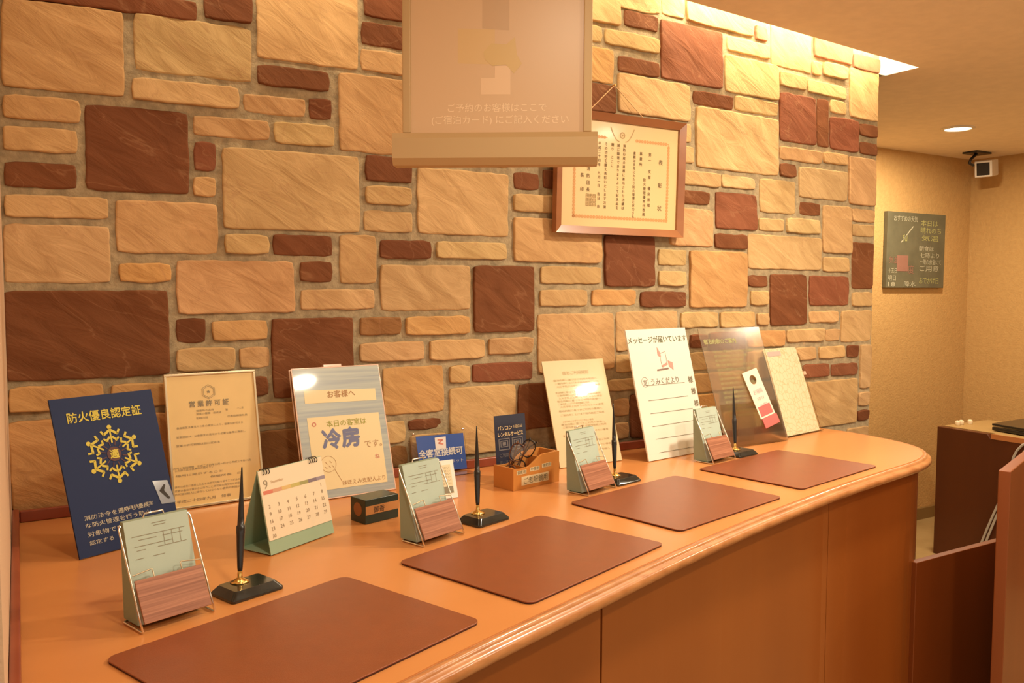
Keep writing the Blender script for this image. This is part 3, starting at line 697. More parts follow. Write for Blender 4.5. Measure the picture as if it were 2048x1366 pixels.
# ------------------------------------------------------------------ blue card in acrylic
s = Sheet(.971, -.048, 1.95, .1772, .1288, 12.0)
t = s.root('acrylic_card_stand', 'small clear acrylic stand holding a bright blue card reading 接続可', 'sign')
m = MB(); s.box(m, 0, s.w, 0, s.h, -.005, -.003); m.box((.02, -.045, 0), (s.w, .0, .0015)); m.obj('acrylic_plate', M_ACRYL, t, bevel=.0004)
for q in ((827, 870), (932.5, 858)):
    u, v = s.at(*q); u = min(max(u, .006), s.w-.005); v = min(v, s.h-.006)
    m = MB(); m.lathe([(.0, .004), (.003, .0035), (.004, .002), (.004, 0), (0, 0)], 14, (0, 0, 0), lambda x, y, z: s.P(u+x, v+y, z-.003)); m.obj('screw', M_CHROME, t)
m = MB(); q = [s.at(832, 875), s.at(927, 867), s.at(935, 938), s.at(842, 948)]
m.quad(*[s.P(*p, -.0026) for p in q]); m.quad(*[s.P(*p, -.0029) for p in q[::-1]]); cd_ = m.obj('blue_card', mat('blue_print', (.045, .10, .36), .35, coat=.3), t)
m = MB(); s.pquad(m, [(870, 877), (892, 874), (893, 898), (872, 900)], -.0020); lg = m.obj('logo', mat('logo_white', (.75, .70, .66), .5), cd_)
m = MB(); lu, lv = s.at(881.5, 886)
s.bar(m, (lu-.009, lv+.008), (lu+.009, lv+.006), .0045, -.0016); s.bar(m, (lu+.006, lv+.006), (lu-.006, lv-.002), .0042, -.0016); s.bar(m, (lu-.007, lv-.002), (lu+.009, lv-.006), .0042, -.0016); m.obj('logo_mark', mat('logo_red', (.62, .22, .16), .5), lg)
m = MB(); s.ptext(m, '全客室接続可', (838, 916), (927, 908), d=-.0020, bold=.03); s.ptext(m, 'インターネット', (868, 930), (928, 925), d=-.0020, hk=.8); m.obj('lettering', mat('pale_blue_ink', (.62, .62, .60), .6), cd_)

# small white framed card behind the second memo holder
s = Sheet(.872, -.318, 3.0, .105, .098, 18)
t = s.root('small_notice_card', 'small white bordered card half hidden behind a memo holder', 'card')
m = MB(); s.box(m, 0, s.w, 0, s.h, -.003, 0); cb = m.obj('card', M_WHITE, t)
m = MB(); s.box(m, .006, s.w-.010, .012, s.h-.012, .0001, .0004); s2_ = m.obj('inner_sheet', mat('ivory_sheet', (.74, .66, .44), .5), cb)
m = MB(); s.box(m, .010, s.w-.011, .013, .030, .0005, .0008); m.obj('grey_block', mat('grey_print', (.25, .22, .15), .6), cb)
m = MB()
for i in range(6): s.text(m, 'ご利用案内ください', .010, .036+.008*i, size=.006, width=s.w-.024, d=.0008)
m.obj('lettering', M_INK2, cb)
m = MB(); prop(s, m, .03, .07, .6, .02); m.obj('back_strut', M_WHITE, t)

# ------------------------------------------------------------------ wooden glasses box
fl = onZ(1026.6, 983); fr = onZ(1122.6, 965.5); yw = math.atan2(fr.y-fl.y, fr.x-fl.x); wd = (fr-fl).length*1.05; dp = .078
BY = yw + R(6)
t = thing('glasses_box', 'open orange wooden box of reading glasses with white labels', 'box', (fl.x, fl.y, 1.0004), BY)
M_PINE = wood_mat('orange_pine', (.60, .255, .060), (.54, .215, .045), .45, 6, (.3, 1, 1))
hl, hr = .060, .086
def prof(n=16):
    pts = []
    for i in range(n+1):
        u = i/n; q = 0 if u < .30 else (1 if u > .66 else (u-.30)/.36); q = q*q*(3-2*q)
        dip = -.004*math.sin(math.pi*min(u/.4, 1))
        pts.append((u*wd, hl + dip + (hr-hl)*q))
    return pts
for nm, y0 in (('front_board', 0), ('back_board', dp-.006)):
    m = MB(); pr = prof(); m.prism([(0, 0)] + [(wd, 0)] + pr[::-1], y0, y0+.006, lambda x, z, y: (x, y, z)); fb = m.obj(nm, M_PINE, t)
    if y0 == 0: front = fb
m = MB(); m.box((0, .006, 0), (.006, dp-.006, hl)); m.obj('side_board', M_PINE, t)
m = MB(); m.box((wd-.006, .006, 0), (wd, dp-.006, hr)); m.obj('side_board', M_PINE, t)
m = MB(); m.box((.006, .006, 0), (wd-.006, dp-.006, .005)); m.obj('bottom_board', M_PINE, t)
m = MB(); m.box((wd*.36, .006, .005), (wd*.36+.004, dp-.006, hl-.008)); m.obj('divider', M_PINE, t)
m = MB(); m.box((wd*.70, .006, .005), (wd*.70+.004, dp-.006, hr-.014)); m.obj('divider', M_PINE, t)
m = MB()
for x0_, z0_ in ((.012, .041), (.062, .044), (.108, .048)): m.box((x0_, -.0006, z0_), (x0_+.036, 0, z0_+.011))
m.box((.030, -.0006, .010), (.134, 0, .034)); lb = m.obj('label', mat('label_paper', (.72, .60, .36), .6), front)
m = MB()
for body, x0_, z0_, sz in (('弱度用', .014, .0435, .0105), ('中度用', .064, .0465, .0105), ('強度用', .110, .0505, .0105), ('ご老眼鏡用', .036, .0145, .019)):
    vs2, fs2 = text2d(body); m.add([(x0_+x*sz, -.0012, z0_+y*sz) for x, y in vs2], fs2)
m.obj('lettering', mat('olive_black_ink', (.17, .15, .09), .6), front)
def glasses(loc, rot, label, mframe, mlens):
    t = bpy.data.objects.new('reading_glasses', None); COL.objects.link(t); t.location = loc; t.rotation_euler = rot; t.empty_display_size = .03
    tag(t, label, 'glasses', 'reading glasses in the wooden box')
    m = MB()
    for sg in (-1, 1):
        cx = sg*.032
        pts = [(cx + .025*math.copysign(abs(math.cos(R(a)))**.75, math.cos(R(a))), 0, .018*math.copysign(abs(math.sin(R(a)))**.75, math.sin(R(a)))) for a in range(0, 361, 15)]
        m.tube(pts, .0018, 6, False)
    m.tube([(-.0075, 0, .006), (-.004, -.002, .009), (.004, -.002, .009), (.0075, 0, .006)], .0018, 6)
    m.obj('rim', mframe, t)
    for sg in (-1, 1):
        m = MB(); m.tube([(sg*.057, 0, .008), (sg*.060, .004, .008), (sg*.055, .008+.002*sg, .007), (sg*.0, .010+.002*sg, .004), (-sg*.035, .009+.002*sg, -.001), (-sg*.060, .008+.002*sg, -.014)], [.002, .002, .0018, .0018, .002, .0022], 6)
        m.obj('temple', mframe, t)
        m = MB(); m.disc((sg*.032, 0), .021, lambda x, y: Vector((x, 0, y*.74)), 18); m.obj('lens', mlens, t)
    return t
M_TORT = mat('brown_shell', (.10, .035, .015), .3, coat=.4)
M_LENS = mat('lens', (.95, .88, .76), .02, trans=.85, ior=1.2)
def inbox(x, y, z):
    q = Matrix.Rotation(BY, 3, 'Z') @ Vector((x, y, z)); return Vector((fl.x, fl.y, 1.0)) + q
glasses(inbox(.030, .034, .066), (R(-12), R(-70), R(-24)), 'reading glasses with pale lenses at the left of the wooden box', M_TORT, M_LENS)
glasses(inbox(.080, .046, .072), (R(8), R(-62), R(-52)), 'black reading glasses standing in the middle of the wooden box', M_BLACK, M_LENS)

# leaflet standing behind the box
s = Sheet(1.145, -.222, 6.0, .108, .184, 6)
t = s.root('leaflet', 'dark navy rental service leaflet standing behind the wooden box', 'leaflet')
M_NAVY2 = mat('navy_leaflet', (.028, .032, .060), .4, coat=.3)
m = MB(); s.box(m, 0, s.w, 0, s.h, -.0012, 0); lf = m.obj('sheet', M_NAVY2, t)
m = MB(); s.text(m, 'パソコン', .010, .143, width=.050, size=.014, d=.0007, bold=.02); s.text(m, '1泊2日', .066, .146, width=.030, size=.010, d=.0007, bold=.01); s.text(m, 'レンタルサービス', .010, .125, width=.088, size=.014, d=.0007, bold=.03); m.obj('title', mat('cream_ink', (.70, .52, .28), .6), lf)
m = MB()
for x0_ in (.012, .058):
    for a_, b_ in (((x0_, .088), (x0_+.036, .088)), ((x0_, .118), (x0_+.036, .118)), ((x0_, .087), (x0_, .119)), ((x0_+.036, .087), (x0_+.036, .119)), ((x0_+.006, .096), (x0_+.030, .096)), ((x0_+.006, .112), (x0_+.030, .112)), ((x0_+.006, .095), (x0_+.006, .113)), ((x0_+.030, .095), (x0_+.030, .113))): s.bar(m, a_, b_, .0026, .0007)
    m.quad(s.P(x0_+.012, .099, .0007), s.P(x0_+.024, .099, .0007), s.P(x0_+.024, .109, .0007), s.P(x0_+.012, .109, .0007))
s.text(m, 'ご利用料金', .014, .068, width=.05, size=.012, d=.0007); s.text(m, '詳しくはフロントまで', .012, .050, width=.07, size=.009, d=.0007); s.text(m, 'お申込ください', .012, .036, width=.06, size=.009, d=.0007)
m.obj('print', mat('grey_blue_ink', (.20, .18, .18), .6), lf)
m = MB(); prop(s, m, .03, .08, .5, .03); m.obj('back_strut', M_NAVY2, t)

# ------------------------------------------------------------------ cream notice
s = Sheet(1.401, -.152, .03, .2341, .3308, 19.0)
t = s.root('cream_notice_board', 'cream notice board with fine print and a bright glare', 'sign')
M_CREAM = mat('cream_gloss', (.70, .57, .34), .25, coat=.9, coat_rough=.05)
m = MB(); s.box(m, 0, s.w, 0, s.h, -.004, 0); bd = m.obj('board', M_CREAM, t)
m = MB()
rows = [.265, .255, .245, .226, .217, .208, .199, .190, .181, .168, .155, .135, .126, .117, .100, .091, .07, .055, .04]
for i, v in enumerate(rows): s.text(m, ['宿泊約款に基づきご利用の皆様へ', 'ご案内申し上げます館内施設ご利用', '火災予防上お守りいただきたい事項'][i % 3], .030+.004*(i % 3), v, width=.165-.05*(i % 4 == 3), size=.0072, d=.0006)
s.text(m, '宿泊ご利用規則', s.w/2, .285, width=.10, size=.013, d=.0006, align='C')
m.obj('small_print', mat('faded_ink', (.46, .36, .19), .7), bd)
m = MB(); prop(s, m, .07, .16, .62, .01); m.obj('back_strut', M_CREAM, t)

# ------------------------------------------------------------------ white message board
s = Sheet(1.694, -.212, 8.6, .2947, .4207, 14.9)
t = s.root('message_board', 'large white message board with ruled lines and a red logo', 'sign')
m = MB(); s.box(m, 0, s.w, 0, s.h, -.006, 0); M_WBOARD = mat('white_board', (.84, .80, .70), .28, coat=.8, coat_rough=.05); bd = m.obj('board', M_WBOARD, t, bevel=.0006)
m = MB(); s.ptext(m, 'メッセージが届いています', (1256, 688), (1373, 683), d=.0007, bold=.01); m.obj('title', mat('dark_green_ink', (.10, .12, .05), .6), bd)
m = MB()
for (a_, b_) in (((1292, 773), (1369, 766)), ((1297, 803), (1376, 793)), ((1301, 829), (1385, 818)), ((1305, 855), (1387, 842)), ((1312, 880), (1395, 867)), ((1318, 907), (1400, 893))):
    s.bar(m, s.at(*a_), s.at(*b_), .0016, .0007)
for tx, a_, b_ in (('様', (1377, 766), (1386, 765)), ('様', (1383, 789), (1392, 788)), ('様', (1389, 813), (1398, 812)), ('様', (1394, 836), (1402, 835))): s.ptext(m, tx, a_, b_, d=.0007, bold=.02)
m.obj('ruled_lines', mat('line_ink', (.20, .17, .11), .7), bd)
m = MB(); cu_, cv_ = s.at(1290, 766); m.disc((cu_, cv_), .016, lambda x, y: s.P(x, y, .0007), 24, .0150); s.text(m, '室', cu_, cv_-.009, size=.02, d=.0007, align='C'); s.ptext(m, 'うみくだより', (1303, 770), (1358, 766), d=.0007); m.obj('handwriting', mat('pen_ink', (.16, .13, .09), .7), bd)
m = MB()
for pts in ([(1313, 695), (1320, 707), (1322, 716), (1315, 712)], [(1335, 722), (1345, 726), (1347, 741), (1338, 734)], [(1322, 733), (1333, 726), (1336, 730), (1326, 736)]): s.pquad(m, pts, .0007)
m.obj('logo', mat('red_ink', (.60, .30, .25), .6), bd)
m = MB(); s.bar(m, s.at(1314, 742), s.at(1337, 738), .0055, .0007); s.bar(m, s.at(1320, 716), s.at(1324, 735), .0014, .0007); s.bar(m, s.at(1330, 706), s.at(1334, 728), .0014, .0007); s.bar(m, s.at(1320, 708), s.at(1330, 704), .0014, .0007); m.obj('logo_outline', mat('logo_grey', (.24, .16, .13), .6), bd)
m = MB(); prop(s, m, .09, .2, .6, .02); m.obj('back_strut', M_WBOARD, t)

# ------------------------------------------------------------------ clear acrylic stand, door hanger, map
s = Sheet(2.06, -.178, 2.2, .312, .425, 20.0)
t = s.root('clear_leaflet_stand', 'large clear acrylic leaflet stand behind the last pen stand', 'display stand')
m = MB(); s.box(m, 0, s.w, 0, s.h, -.003, 0); M_FROST = mat('frosted_acrylic', (.93, .84, .68), .16, trans=.92, ior=1.25, spec=.4); ap = m.obj('panel', M_FROST, t, bevel=.0005)
m = MB(); s.box(m, .012, s.w-.012, .002, .150, .0035, .0055); s.box(m, .012, s.w-.012, .0, .004, .0, .0055); m.obj('pocket', mat('clear_pocket', (.96, .92, .84), .05, trans=1.0, ior=1.15), t)
m = MB(); s.ptext(m, '宿泊約款のご案内', (1408, 691), (1472, 685), d=.0008, bold=.02)
for i in range(15): s.text(m, '当館では次の事項をお守りいただきますようお願い', .045, .335-.0165*i, width=.20-.03*(i % 3), size=.010, d=.0008)
m.obj('lettering', mat('faint_green_ink', (.40, .38, .16), .7), ap)
m = MB(); prop(s, m, .12, .2, .45, -.01); m.obj('back_strut', M_FROST, t)

h = Sheet(2.06, -.178, 2.2, .312, .425, 20.0)
q = [h.at(1482, 745, .0095), h.at(1514, 740, .0095), h.at(1552, 829, .0095), h.at(1520, 838, .0095)]
u0 = sum(p[0] for p in q)/4; v0 = sum(p[1] for p in q)/4
axis = ((q[3][0]+q[2][0]-q[0][0]-q[1][0])/2, (q[3][1]+q[2][1]-q[0][1]-q[1][1])/2); hl_ = math.hypot(*axis); an = math.atan2(axis[0], -axis[1])
hw_ = .082
def HP(x, y, d): # x across, y up, local to hanger centre
    u = u0 + x*math.cos(an) - y*math.sin(an); v = v0 + x*math.sin(an) + y*math.cos(an); return h.P(u, v, d)
t = h.root('door_hanger', 'white door hanger card with round hole and pink bottom, leaning in the clear stand', 'card')
m = MB(); n = 28; hr_ = .017; hy = hl_/2-.035
rect = [(hw_/2, hl_/2), (-hw_/2, hl_/2), (-hw_/2, -hl_/2), (hw_/2, -hl_/2)]
outer = []
for i in range(n):
    a_ = 2*math.pi*(i+.5)/n; dx, dy = math.cos(a_), math.sin(a_)
    tt = min((hw_/2)/abs(dx) if abs(dx) > 1e-6 else 9, ((hl_/2-hy) if dy > 0 else (hl_/2+hy))/abs(dy) if abs(dy) > 1e-6 else 9)
    outer.append((dx*tt, hy+dy*tt))
for cx_, cy_ in rect: # snap nearest to corners
    i = min(range(n), key=lambda j: (outer[j][0]-cx_)**2+(outer[j][1]-cy_)**2); outer[i] = (cx_, cy_)
inner = [(hr_*math.cos(2*math.pi*(i+.5)/n), hy+hr_*math.sin(2*math.pi*(i+.5)/n)) for i in range(n)]
for d in (.0100, .0090):
    m.add([HP(*p, d) for p in outer+inner], [(i, (i+1) % n, n+(i+1) % n, n+i) for i in range(n)])
m.add([HP(*p, .0100) for p in outer]+[HP(*p, .0090) for p in outer], [(i, (i+1) % n, n+(i+1) % n, n+i) for i in range(n)])
hc = m.obj('card', mat('hanger_white', (.82, .74, .62), .4, coat=.3), t)
M_PINK = mat('pink_print', (.66, .15, .14), .4, coat=.3)
m = MB(); m.box((-hw_/2+.008, -hl_/2+.006, .0102), (hw_/2-.008, -hl_/2+.042, .0106), HP); m.obj('pink_block', M_PINK, hc)
m = MB()
for body, yy, sz, ww in (('お掃除', .060, .020, .050), ('不要です', .036, .014, .040), ('エコ連泊', .012, .013, .044), ('プラン', -.010, .012, .034)):
    vs2, fs2 = text2d(body); xa = min(p[0] for p in vs2); xb = max(p[0] for p in vs2); k_ = ww/(xb-xa)
    m.add([HP((x-(xa+xb)/2)*k_, yy-.06+y*sz, .0106) for x, y in vs2], fs2)
m.obj('lettering', mat('pink_lettering', (.66, .34, .36), .6), hc)
m = MB(); m.box((-hw_/2+.004, -hl_/2-.036, .0085), (hw_/2+.004, -hl_/2-.001, .0125), HP); m.obj('pink_sleeve', M_PINK, t, bevel=.001)

s = Sheet(2.412, -.128, 10.0, .240, .334, 19.6)
t = s.root('map_leaflet_stand', 'clear stand with pale yellow map leaflet at the right end', 'leaflet')
def map_mat():
    m = mat('map_print', (.72, .60, .33), .3, coat=.9, coat_rough=.04); nt = m.node_tree; b = nt.nodes['Principled BSDF']
    tc = [x for x in nt.nodes if x.type == 'TEX_COORD'][0]
    vo = nt.nodes.new('ShaderNodeTexVoronoi'); vo.feature = 'DISTANCE_TO_EDGE'; vo.inputs['Scale'].default_value = 45
    nt.links.new(tc.outputs['Object'], vo.inputs['Vector'])
    cr = nt.nodes.new('ShaderNodeValToRGB'); cr.color_ramp.elements[0].position = .03; cr.color_ramp.elements[1].position = .07
    cr.color_ramp.elements[0].color = (.66, .55, .32, 1); cr.color_ramp.elements[1].color = (.77, .69, .47, 1)
    nt.links.new(vo.outputs['Distance'], cr.inputs[0]); nt.links.new(cr.outputs[0], b.inputs['Base Color']); return m
m = MB(); s.box(m, 0, s.w*.93, .003, s.h, -.0015, 0); mp_ = m.obj('map', map_mat(), t)
m = MB(); s.box(m, .02, s.w*.45, s.h-.03, s.h-.012, .0004, .0006); m.obj('title_band', mat('lilac_print', (.52, .42, .38), .5), mp_)
m = MB(); s.box(m, 0, s.w, .0, s.h*.98, -.006, -.003); s.box(m, 0, s.w, 0, .003, -.006, .006)
m.obj('acrylic_back', M_ACRYL, t)
m = MB(); s.box(m, s.w*.93, s.w*.99, s.h*.66, s.h*.70, -.002, .004); m.obj('clip', mat('pale_clip', (.75, .50, .36), .2, coat=.5), t)
m = MB(); prop(s, m, .07, .15, .5, -.01); m.obj('back_strut', M_ACRYL, t)

# ------------------------------------------------------------------ framed certificate on the wall
P0 = onY(1108, 466, -.012); P1 = onY(1362, 476.5, -.012); P2 = onY(1367.5, 250, -.012)
s = Sheet(P0.x, -.012, 0.0, P1.x-P0.x, P2.z-P1.z, -1.5, z=P0.z)
t = s.root('framed_certificate', 'framed vertical-script award certificate hanging on the stone wall', 'picture frame')
M_FW = wood_mat('brown_frame_wood', (.36, .14, .05), (.26, .09, .03), .35, 8, (.4, 1, 1), coat=.4)
f = .024; m = MB()
def frame_piece(a, b, c, d):
    # trapezoid rail with raised outer rim
    vs = [s.P(*a, .012), s.P(*b, .012), s.P(*c, .004), s.P(*d, .004), s.P(*a, -.012), s.P(*b, -.012), s.P(*c, -.012), s.P(*d, -.012)]
    m.add(vs, [(0, 1, 2, 3), (0, 4, 5, 1), (3, 2, 6, 7), (4, 7, 6, 5)])
W_, H_ = s.w, s.h
frame_piece((0, 0), (W_, 0), (W_-f, f), (f, f)); frame_piece((W_, 0), (W_, H_), (W_-f, H_-f), (W_-f, f)); frame_piece((W_, H_), (0, H_), (f, H_-f), (W_-f, H_-f)); frame_piece((0, H_), (0, 0), (f, f), (f, H_-f))
m.obj('frame', M_FW, t)
m = MB(); s.box(m, f*.8, W_-f*.8, f*.8, H_-f*.8, -.010, -.004); M_CERT = mat('certificate_paper', (.78, .56, .27), .4, var=.03, vscale=6, coat=.3, coat_rough=.1); pg = m.obj('paper', M_CERT, t)
m = MB(); bx0, bx1, by0, by1 = .075, W_-.065, .055, H_-.075
for a_, b_ in (((bx0, by0), (bx1, by0)), ((bx0, by0), (bx0, by1)), ((bx1, by0), (bx1, by1)), ((bx0, by1), (W_/2-.06, by1)), ((W_/2+.06, by1), (bx1, by1))):
    s.bar(m, a_, b_, .0025, -.0035)
    L_ = math.hypot(b_[0]-a_[0], b_[1]-a_[1]); k_ = int(L_/.011)
    for i in range(k_):
        px_, py_ = a_[0]+(b_[0]-a_[0])*i/k_, a_[1]+(b_[1]-a_[1])*i/k_
        m.disc((px_, py_), .0058, lambda x, y: s.P(x, y, -.0033), 6, .0026)
m.obj('border', mat('orange_ink', (.66, .33, .12), .6), pg)
m = MB(); m.disc((W_/2, by1+.012), .011, lambda x, y: s.P(x, y, -.0033), 16, .007); m.disc((W_/2, by1+.012), .004, lambda x, y: s.P(x, y, -.0033), 8)
for sg in (-1, 1):
    for i in range(6): s.bar(m, (W_/2+sg*(.012+.006*i), by1-.008+.0012*i*i), (W_/2+sg*(.018+.006*i), by1-.008+.0012*(i+1)**2), .003, -.0033)
m.obj('crest', mat('crest_ink', (.46, .30, .12), .6), pg)
m = MB()
def vtext(body, u, v, size, step):
    for i, ch in enumerate(body):
        if ch != '　': s.text(m, ch, u, v-i*step, size=size, d=-.0033, align='C', bold=.01)
tp = by1-.045
for u, v, body, sz, stp in ((bx1-.033, tp-.025, '表　彰　状', .019, .038), (bx1-.080, tp, '第一　支部　優良旅館', .0125, .0185), (bx1-.100, tp-.07, '　防火管理優秀代表殿', .0120, .0142), (bx1-.118, tp, '事業所', .0125, .017),
                     (bx1-.145, tp, '貴殿は多年にわたり防火管理に尽力され', .0110, .0122), (bx1-.188, tp+.02, '消防行政の進展に寄与された功績は', .0115, .0134), (bx1-.212, tp+.02, '誠に顕著でありますよって記念品を', .0115, .0134), (bx1-.236, tp+.02, '贈り　ここに', .0115, .0134),
                     (bx1-.262, tp+.02, 'その功労を讃え表彰いたします次第', .0115, .0134), (bx1-.288, tp+.02, '平成二十四年　九月一日　吉日　市', .0115, .0134), (bx1-.330, tp-.02, '　市消防団長', .0135, .022), (bx1-.354, tp-.02, '　会　長　印', .0145, .022)):
    vtext(body, u, v, sz, stp)
m.obj('lettering', mat('brown_black_ink', (.16, .10, .04), .7), pg)
m = MB(); su, sv = bx0+.052, by0+.062
for i in range(3):
    for j in range(3): s.text(m, '田', su+.0135*i, sv-.0135*j, size=.0135, d=-.0033, align='C', bold=.02)
m.obj('seal', mat('seal_ink', (.34, .22, .08), .7), pg)
m = MB(); nail = onY(1229, 172, .005); loc = lambda p: Vector((p.x-P0.x, p.y+.012, p.z-P0.z))
m.tube([s.P(W_*.22, H_-.01, -.008), loc(nail), s.P(W_*.70, H_-.01, -.008)], .0016, 6); m.obj('cord', mat('pale_cord', (.62, .38, .18), .7), t)
m = MB(); m.tube([loc(nail)+Vector((0, -.006, 0)), loc(nail)+Vector((0, .02, 0))], .003, 8); m.obj('nail', M_GOLD, t)

# ------------------------------------------------------------------ hanging sign
def onPl(px, py, o, n):
    r = ray(px, py); return CAM + r*((o-CAM).dot(n)/r.dot(n))
o0 = CAM + ray(991, 300)*1.80
ya = HEAD*-1 - R(3.2)
nrm = Vector((math.sin(ya), -math.cos(ya), 0)); rt_ = Vector((math.cos(ya), math.sin(ya), 0))
bl = onPl(789, 322, o0, nrm); br = onPl(1194, 316, o0, nrm)
t = thing('hanging_sign', 'beige sign panel hanging from the ceiling with pale lettering and a bottom rail', 'sign', (bl.x, bl.y, bl.z), ya)
SW = (br-bl).length
def sl(px, py, d=0):
    q = onPl(px, py, o0+nrm*d, nrm); v = q-bl; return v.dot(rt_), v.z
def SP(u, z, d=0): return Vector((u, -d, z))
M_RAIL = mat('beige_metal', (.56, .375, .18), .45, metal=.1)
M_PANEL = mat('beige_satin_panel', (.72, .475, .27), .38, coat=.15, coat_rough=.3)
m = MB(); pr = [(-.022, -.012), (.016, -.012), (.027, .002), (.027, .044), (.019, .056), (-.022, .056)]
vs = [(0, -a_, b_) for a_, b_ in pr]+[(SW, -a_, b_) for a_, b_ in pr]; n = len(pr)
m.add(vs, [list(range(n)), list(range(n, 2*n))[::-1]]+[(i, n+i, n+(i+1) % n, (i+1) % n) for i in range(n)]); m.obj('bottom_rail', M_RAIL, t)
uL, uR = sl(806, 150)[0], sl(1184, 150)[0]; ztop = ZC - bl.z
m = MB(); m.box((uL+.012, -.004, .058), (uR-.012, .004, ztop-.06)); pn = m.obj('panel', M_PANEL, t)
for a_, b_ in ((uL, uL+.018), (uR-.018, uR)):
    m = MB(); m.box((a_, -.010, .058), (b_, .010, ztop-.05)); m.obj('side_rail', M_RAIL, t, bevel=.002)
m = MB(); m.box((0, -.022, ztop-.06), (SW, .022, ztop)); m.obj('top_rail', M_RAIL, t, bevel=.002)
m = MB()
for body, a_, b_, zz in (('ご予約のお客様はここで', (896, 224), (1093, 222), 0), ('(ご宿泊カード) にご記入ください', (864, 248), (1137, 246), 0)):
    u0_, z0_ = sl(*a_); u1_, z1_ = sl(*b_); vs2, fs2 = text2d(body); xa = min(p[0] for p in vs2); xb = max(p[0] for p in vs2); k_ = (u1_-u0_)/(xb-xa)
    m.add([SP(u0_+(x-xa)*k_, (z0_+z1_)/2+y*k_, .0043) for x, y in vs2], fs2)
m.obj('lettering', mat('pale_peach_print', (.95, .70, .45), .38, coat=.15, coat_rough=.3), pn)
def sq(pts, name, c, d):
    m = MB(); m.quad(*[SP(*sl(*p), d) for p in pts]); m.obj(name, mat(name, c, .38, coat=.15, coat_rough=.3), pn)
sq([(916, 58), (990, 60), (990, 130), (916, 128)], 'tan_square', (.73, .48, .22), .0041)
sq([(965, -20), (1019, -20), (1019, 62), (965, 58)], 'brown_reflection', (.62, .40, .22), .0042)  # brown band reflected in the panel, painted on as colour
sq([(962, 157), (990, 157), (990, 133), (1021, 133), (1021, 190), (962, 190)], 'pink_square', (.84, .57, .34), .0043)
sq([(967, 105), (983, 88), (1013, 90), (1030, 75), (1034, 110), (1044, 128), (1028, 148), (1012, 130), (985, 133), (970, 120)], 'ochre_cluster', (.70, .47, .19), .0044)

# ------------------------------------------------------------------ ceiling downlight, camera, blackboard
M_LAMP = mat('lit_lens', (1, .95, .85), .4, emit=((1.0, .88, .66), 9.0))
t = thing('downlight', 'round recessed ceiling downlight glowing near the security camera', 'ceiling light', (4.463, .5435, ZC))
m = MB(); m.lathe([(.085, -.001), (.084, -.006), (.070, -.010), (.064, -.004), (.064, -.001)], 32); m.obj('trim_ring', mat('white_trim', (.75, .66, .52), .4), t)
m = MB(); m.lathe([(.0, -.0085), (.04, -.008), (.064, -.005)], 32); m.obj('lens', M_LAMP, t)

t = thing('security_camera', 'white box security camera under the ceiling in the far corner', 'camera', (5.345, .962, ZC), 0)
m = MB(); m.box((-.075, -.05, -.012), (.085, .05, 0)); m.obj('mount_plate', M_BLACK, t, bevel=.003)
m = MB(); m.tube([(0, 0, -.012), (-.06, .0, -.05), (-.075, .0, -.075), (-.03, .0, -.085)], .009, 10); m.obj('bracket', M_BLACK, t)
d_ = (Vector((CAM.x, CAM.y, 1.2)) - Vector((5.43, .90, 2.29))).normalized()
rot = d_.to_track_quat('Y', 'Z').to_matrix()
rot = Matrix.Rotation(R(-16), 3, 'Z') @ rot
ctr = Vector((.020, -.035, -.110))
def CP(x, y, z): return ctr + rot @ Vector((x, y, z))
m = MB(); m.box((-.052, -.13, -.052), (.052, .0, .052), CP); hs_ = m.obj('housing', mat('camera_white', (.70, .62, .50), .4), t, bevel=.006)
m = MB(); m.box((-.038, -.01, -.040), (.038, .002, .040), CP); m.obj('lens_window', M_BLACK, hs_, bevel=.002)

bA = onY(1768, 420, 1.17); bB = onY(1883, 435, 1.17); bC = onY(1880, 578, 1.17); bx0, bx1 = 4.722, 5.325; bz0, bz1 = 1.550, 2.030
t = thing('chalkboard', 'small dark green chalkboard with chalk writing on the ochre wall', 'chalkboard', (bx0, 1.17, bz0))
CW, CH = bx1-bx0, bz1-bz0
m = MB(); m.box((0, -.028, 0), (CW, -.001, CH)); cb = m.obj('board', mat('chalk_green', (.135, .122, .070), .6, var=.15, vscale=10), t, bevel=.002)
def ctext(name, items, col):
    m = MB()
    for body, u, v, wd_, hh_ in items:
        vs2, fs2 = text2d(body, .0); xa = min(p[0] for p in vs2); xb = max(p[0] for p in vs2)
        m.add([(u*CW+(x-xa)*wd_*CW/(xb-xa), -.0292, v*CH+y*hh_*CH) for x, y in vs2], fs2)
    return m
m = ctext('w', [('おすすめの天気', .10, .885, .40, .085), ('十五日', .03, .20, .14, .07), ('明日', .03, .10, .13, .08), ('18', .03, .02, .12, .08), ('降水', .3, .02, .2, .08), ('朝食は', .54, .50, .26, .075), ('七時より', .56, .41, .34, .075), ('一階の食堂にて', .56, .32, .38, .08), ('ご用意', .56, .23, .34, .085)], None)
m.obj('white_chalk', mat('white_chalk', (.46, .42, .28), .9), cb); m = MB()
m.quad((CW*.22, -.0292, CH*.60), (CW*.24, -.0292, CH*.60), (CW*.44, -.0292, CH*.82), (CW*.42, -.0292, CH*.82)); m.obj('slash_stroke', mat('chalk_slash', (.46, .42, .28), .9), cb)
m = ctext('y', [('本日は', .56, .84, .30, .085), ('晴れのち', .56, .74, .36, .09), ('気温', .58, .64, .30, .08), ('おでかけ日', .56, .06, .34, .10), ('和', .25, .62, .08, .10)], None); m.obj('yellow_chalk', mat('yellow_chalk', (.40, .37, .13), .9), cb)
m = ctext('p', [('気温', .04, .33, .15, .10), ('最高', .20, .34, .14, .09), ('25', .20, .22, .14, .10), ('度', .36, .2, .1, .12)], None)
m.box((CW*.17, -.0289, CH*.22), (CW*.36, -.0285, CH*.43)); m.obj('pink_chalk', mat('pink_chalk', (.29, .135, .09), .9), cb)

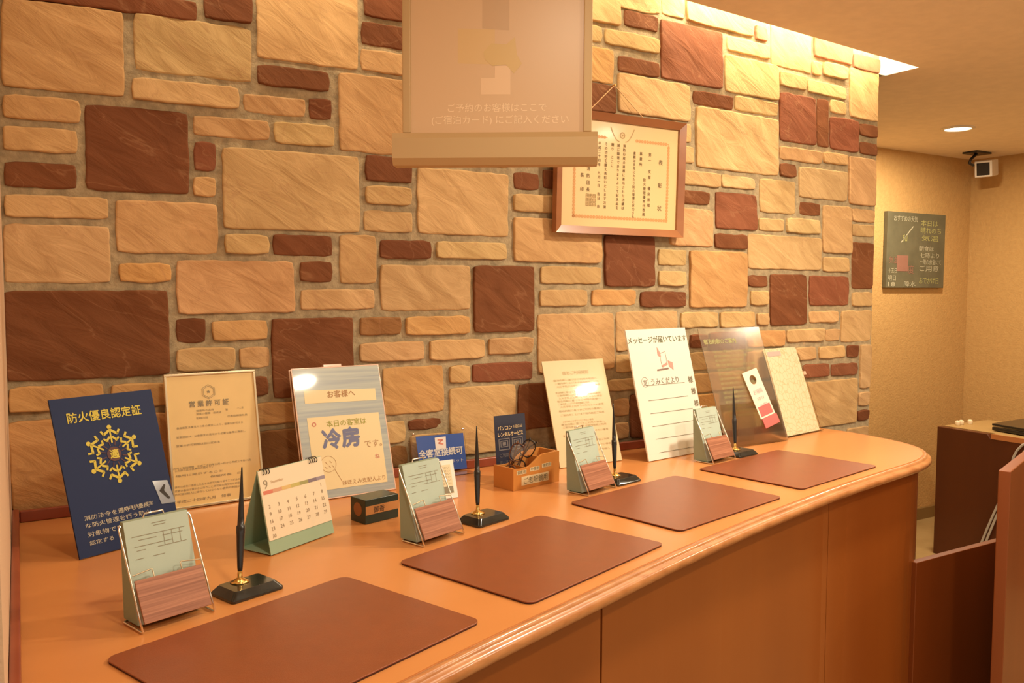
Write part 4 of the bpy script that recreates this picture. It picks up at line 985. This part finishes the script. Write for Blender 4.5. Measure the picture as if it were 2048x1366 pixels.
# ------------------------------------------------------------------ far desk
dk = thing('office_desk', 'dark brown office desk behind the low partition at right', 'desk', (4.60, .67, 0))
m = MB(); m.box((-.005, -1.5, .7225), (.48, -.302, .75)); m.box((.031, -.302, .7225), (.48, .0, .75)); m.obj('desk_top', mat('tan_desk_top', (.40, .25, .09), .5, var=.04), dk)
m = MB(); m.box((-.014, -1.5, .7225), (-.005, -.302, .751)); m.obj('desk_edge', wood_mat('desk_edging', (.50, .19, .06), (.44, .16, .05), .4, 5, (1, .2, 1)), dk)
m = MB(); m.prism([(.012, 0), (.012, .748), (-.28, .748), (-.30, .722), (-1.5, .722), (-1.5, 0)], -.012, .03, lambda y, z, x: (x, y, z)); m.obj('side_panel_and_knee_shade', M_DARK, dk, bevel=.004)  # front stretch closes the open knee space, dark wood for its shade
m = MB(); m.box((.031, -.03, 0), (.47, -.0, .715)); m.obj('back_panel', M_DARK, dk)
q = onZ(1981, 862, .75)
lp = thing('laptop', 'black laptop with half closed lid on the far desk', 'laptop', (q.x+.01, q.y, .7505), R(-8))
m = MB(); m.box((0, -.26, .004), (.34, 0, .024)); m.obj('base', M_BLACK, lp, bevel=.005)
m = MB(); a_ = R(9); m.box((0, -.25, .0), (.34, 0, .012), lambda x, y, z: (x, y, .030+z+(x)*math.sin(a_)*.35)); m.obj('lid', M_BLACK, lp, bevel=.003)
M_CAP = mat('white_plastic_cap', (.80, .66, .44), .4)
for px_, lab in ((1903, 'leftmost of three small white caps on the far desk'), (1917.5, 'middle one of three small white caps on the far desk'), (1940, 'rightmost of three small white caps on the far desk, set apart')):
    q = onZ(px_, 848.5, .75); q.y = min(q.y, .64); q.x = min(max(q.x, 4.66), 5.05)
    m = MB(); m.lathe([(0, 0), (.013, 0), (.014, .003), (.014, .020), (.012, .025), (.006, .0275), (0, .028)], 16); o = m.obj('plastic_cap', M_CAP); o.location = q
    tag(o, lab, 'cap', 'white caps on the far desk')
M_CABLE = mat('grey_cable', (.46, .42, .36), .5)
for pts, lab in (([(2060, 884), (2045, 890), (2034, 901), (2027, 914), (2023, 930), (2014, 965), (2000, 1000), (1987, 1028), (1974, 1058), (1960, 1092), (1952, 1112)], 'pale grey cable hanging in front of the far desk, left one'),
                 ([(2066, 890), (2052, 899), (2040, 914), (2032, 935), (2020, 975), (2006, 1006), (1992, 1034), (1982, 1058), (1969, 1090), (1961, 1110)], 'pale grey cable hanging in front of the far desk, right one')):
    m = MB(); P_ = [onX(*p, 4.57) for p in pts]; m.tube(P_, .0065, 8); o = m.obj('cable', M_CABLE)
    tag(o, lab, 'cable', 'cables at the far desk')
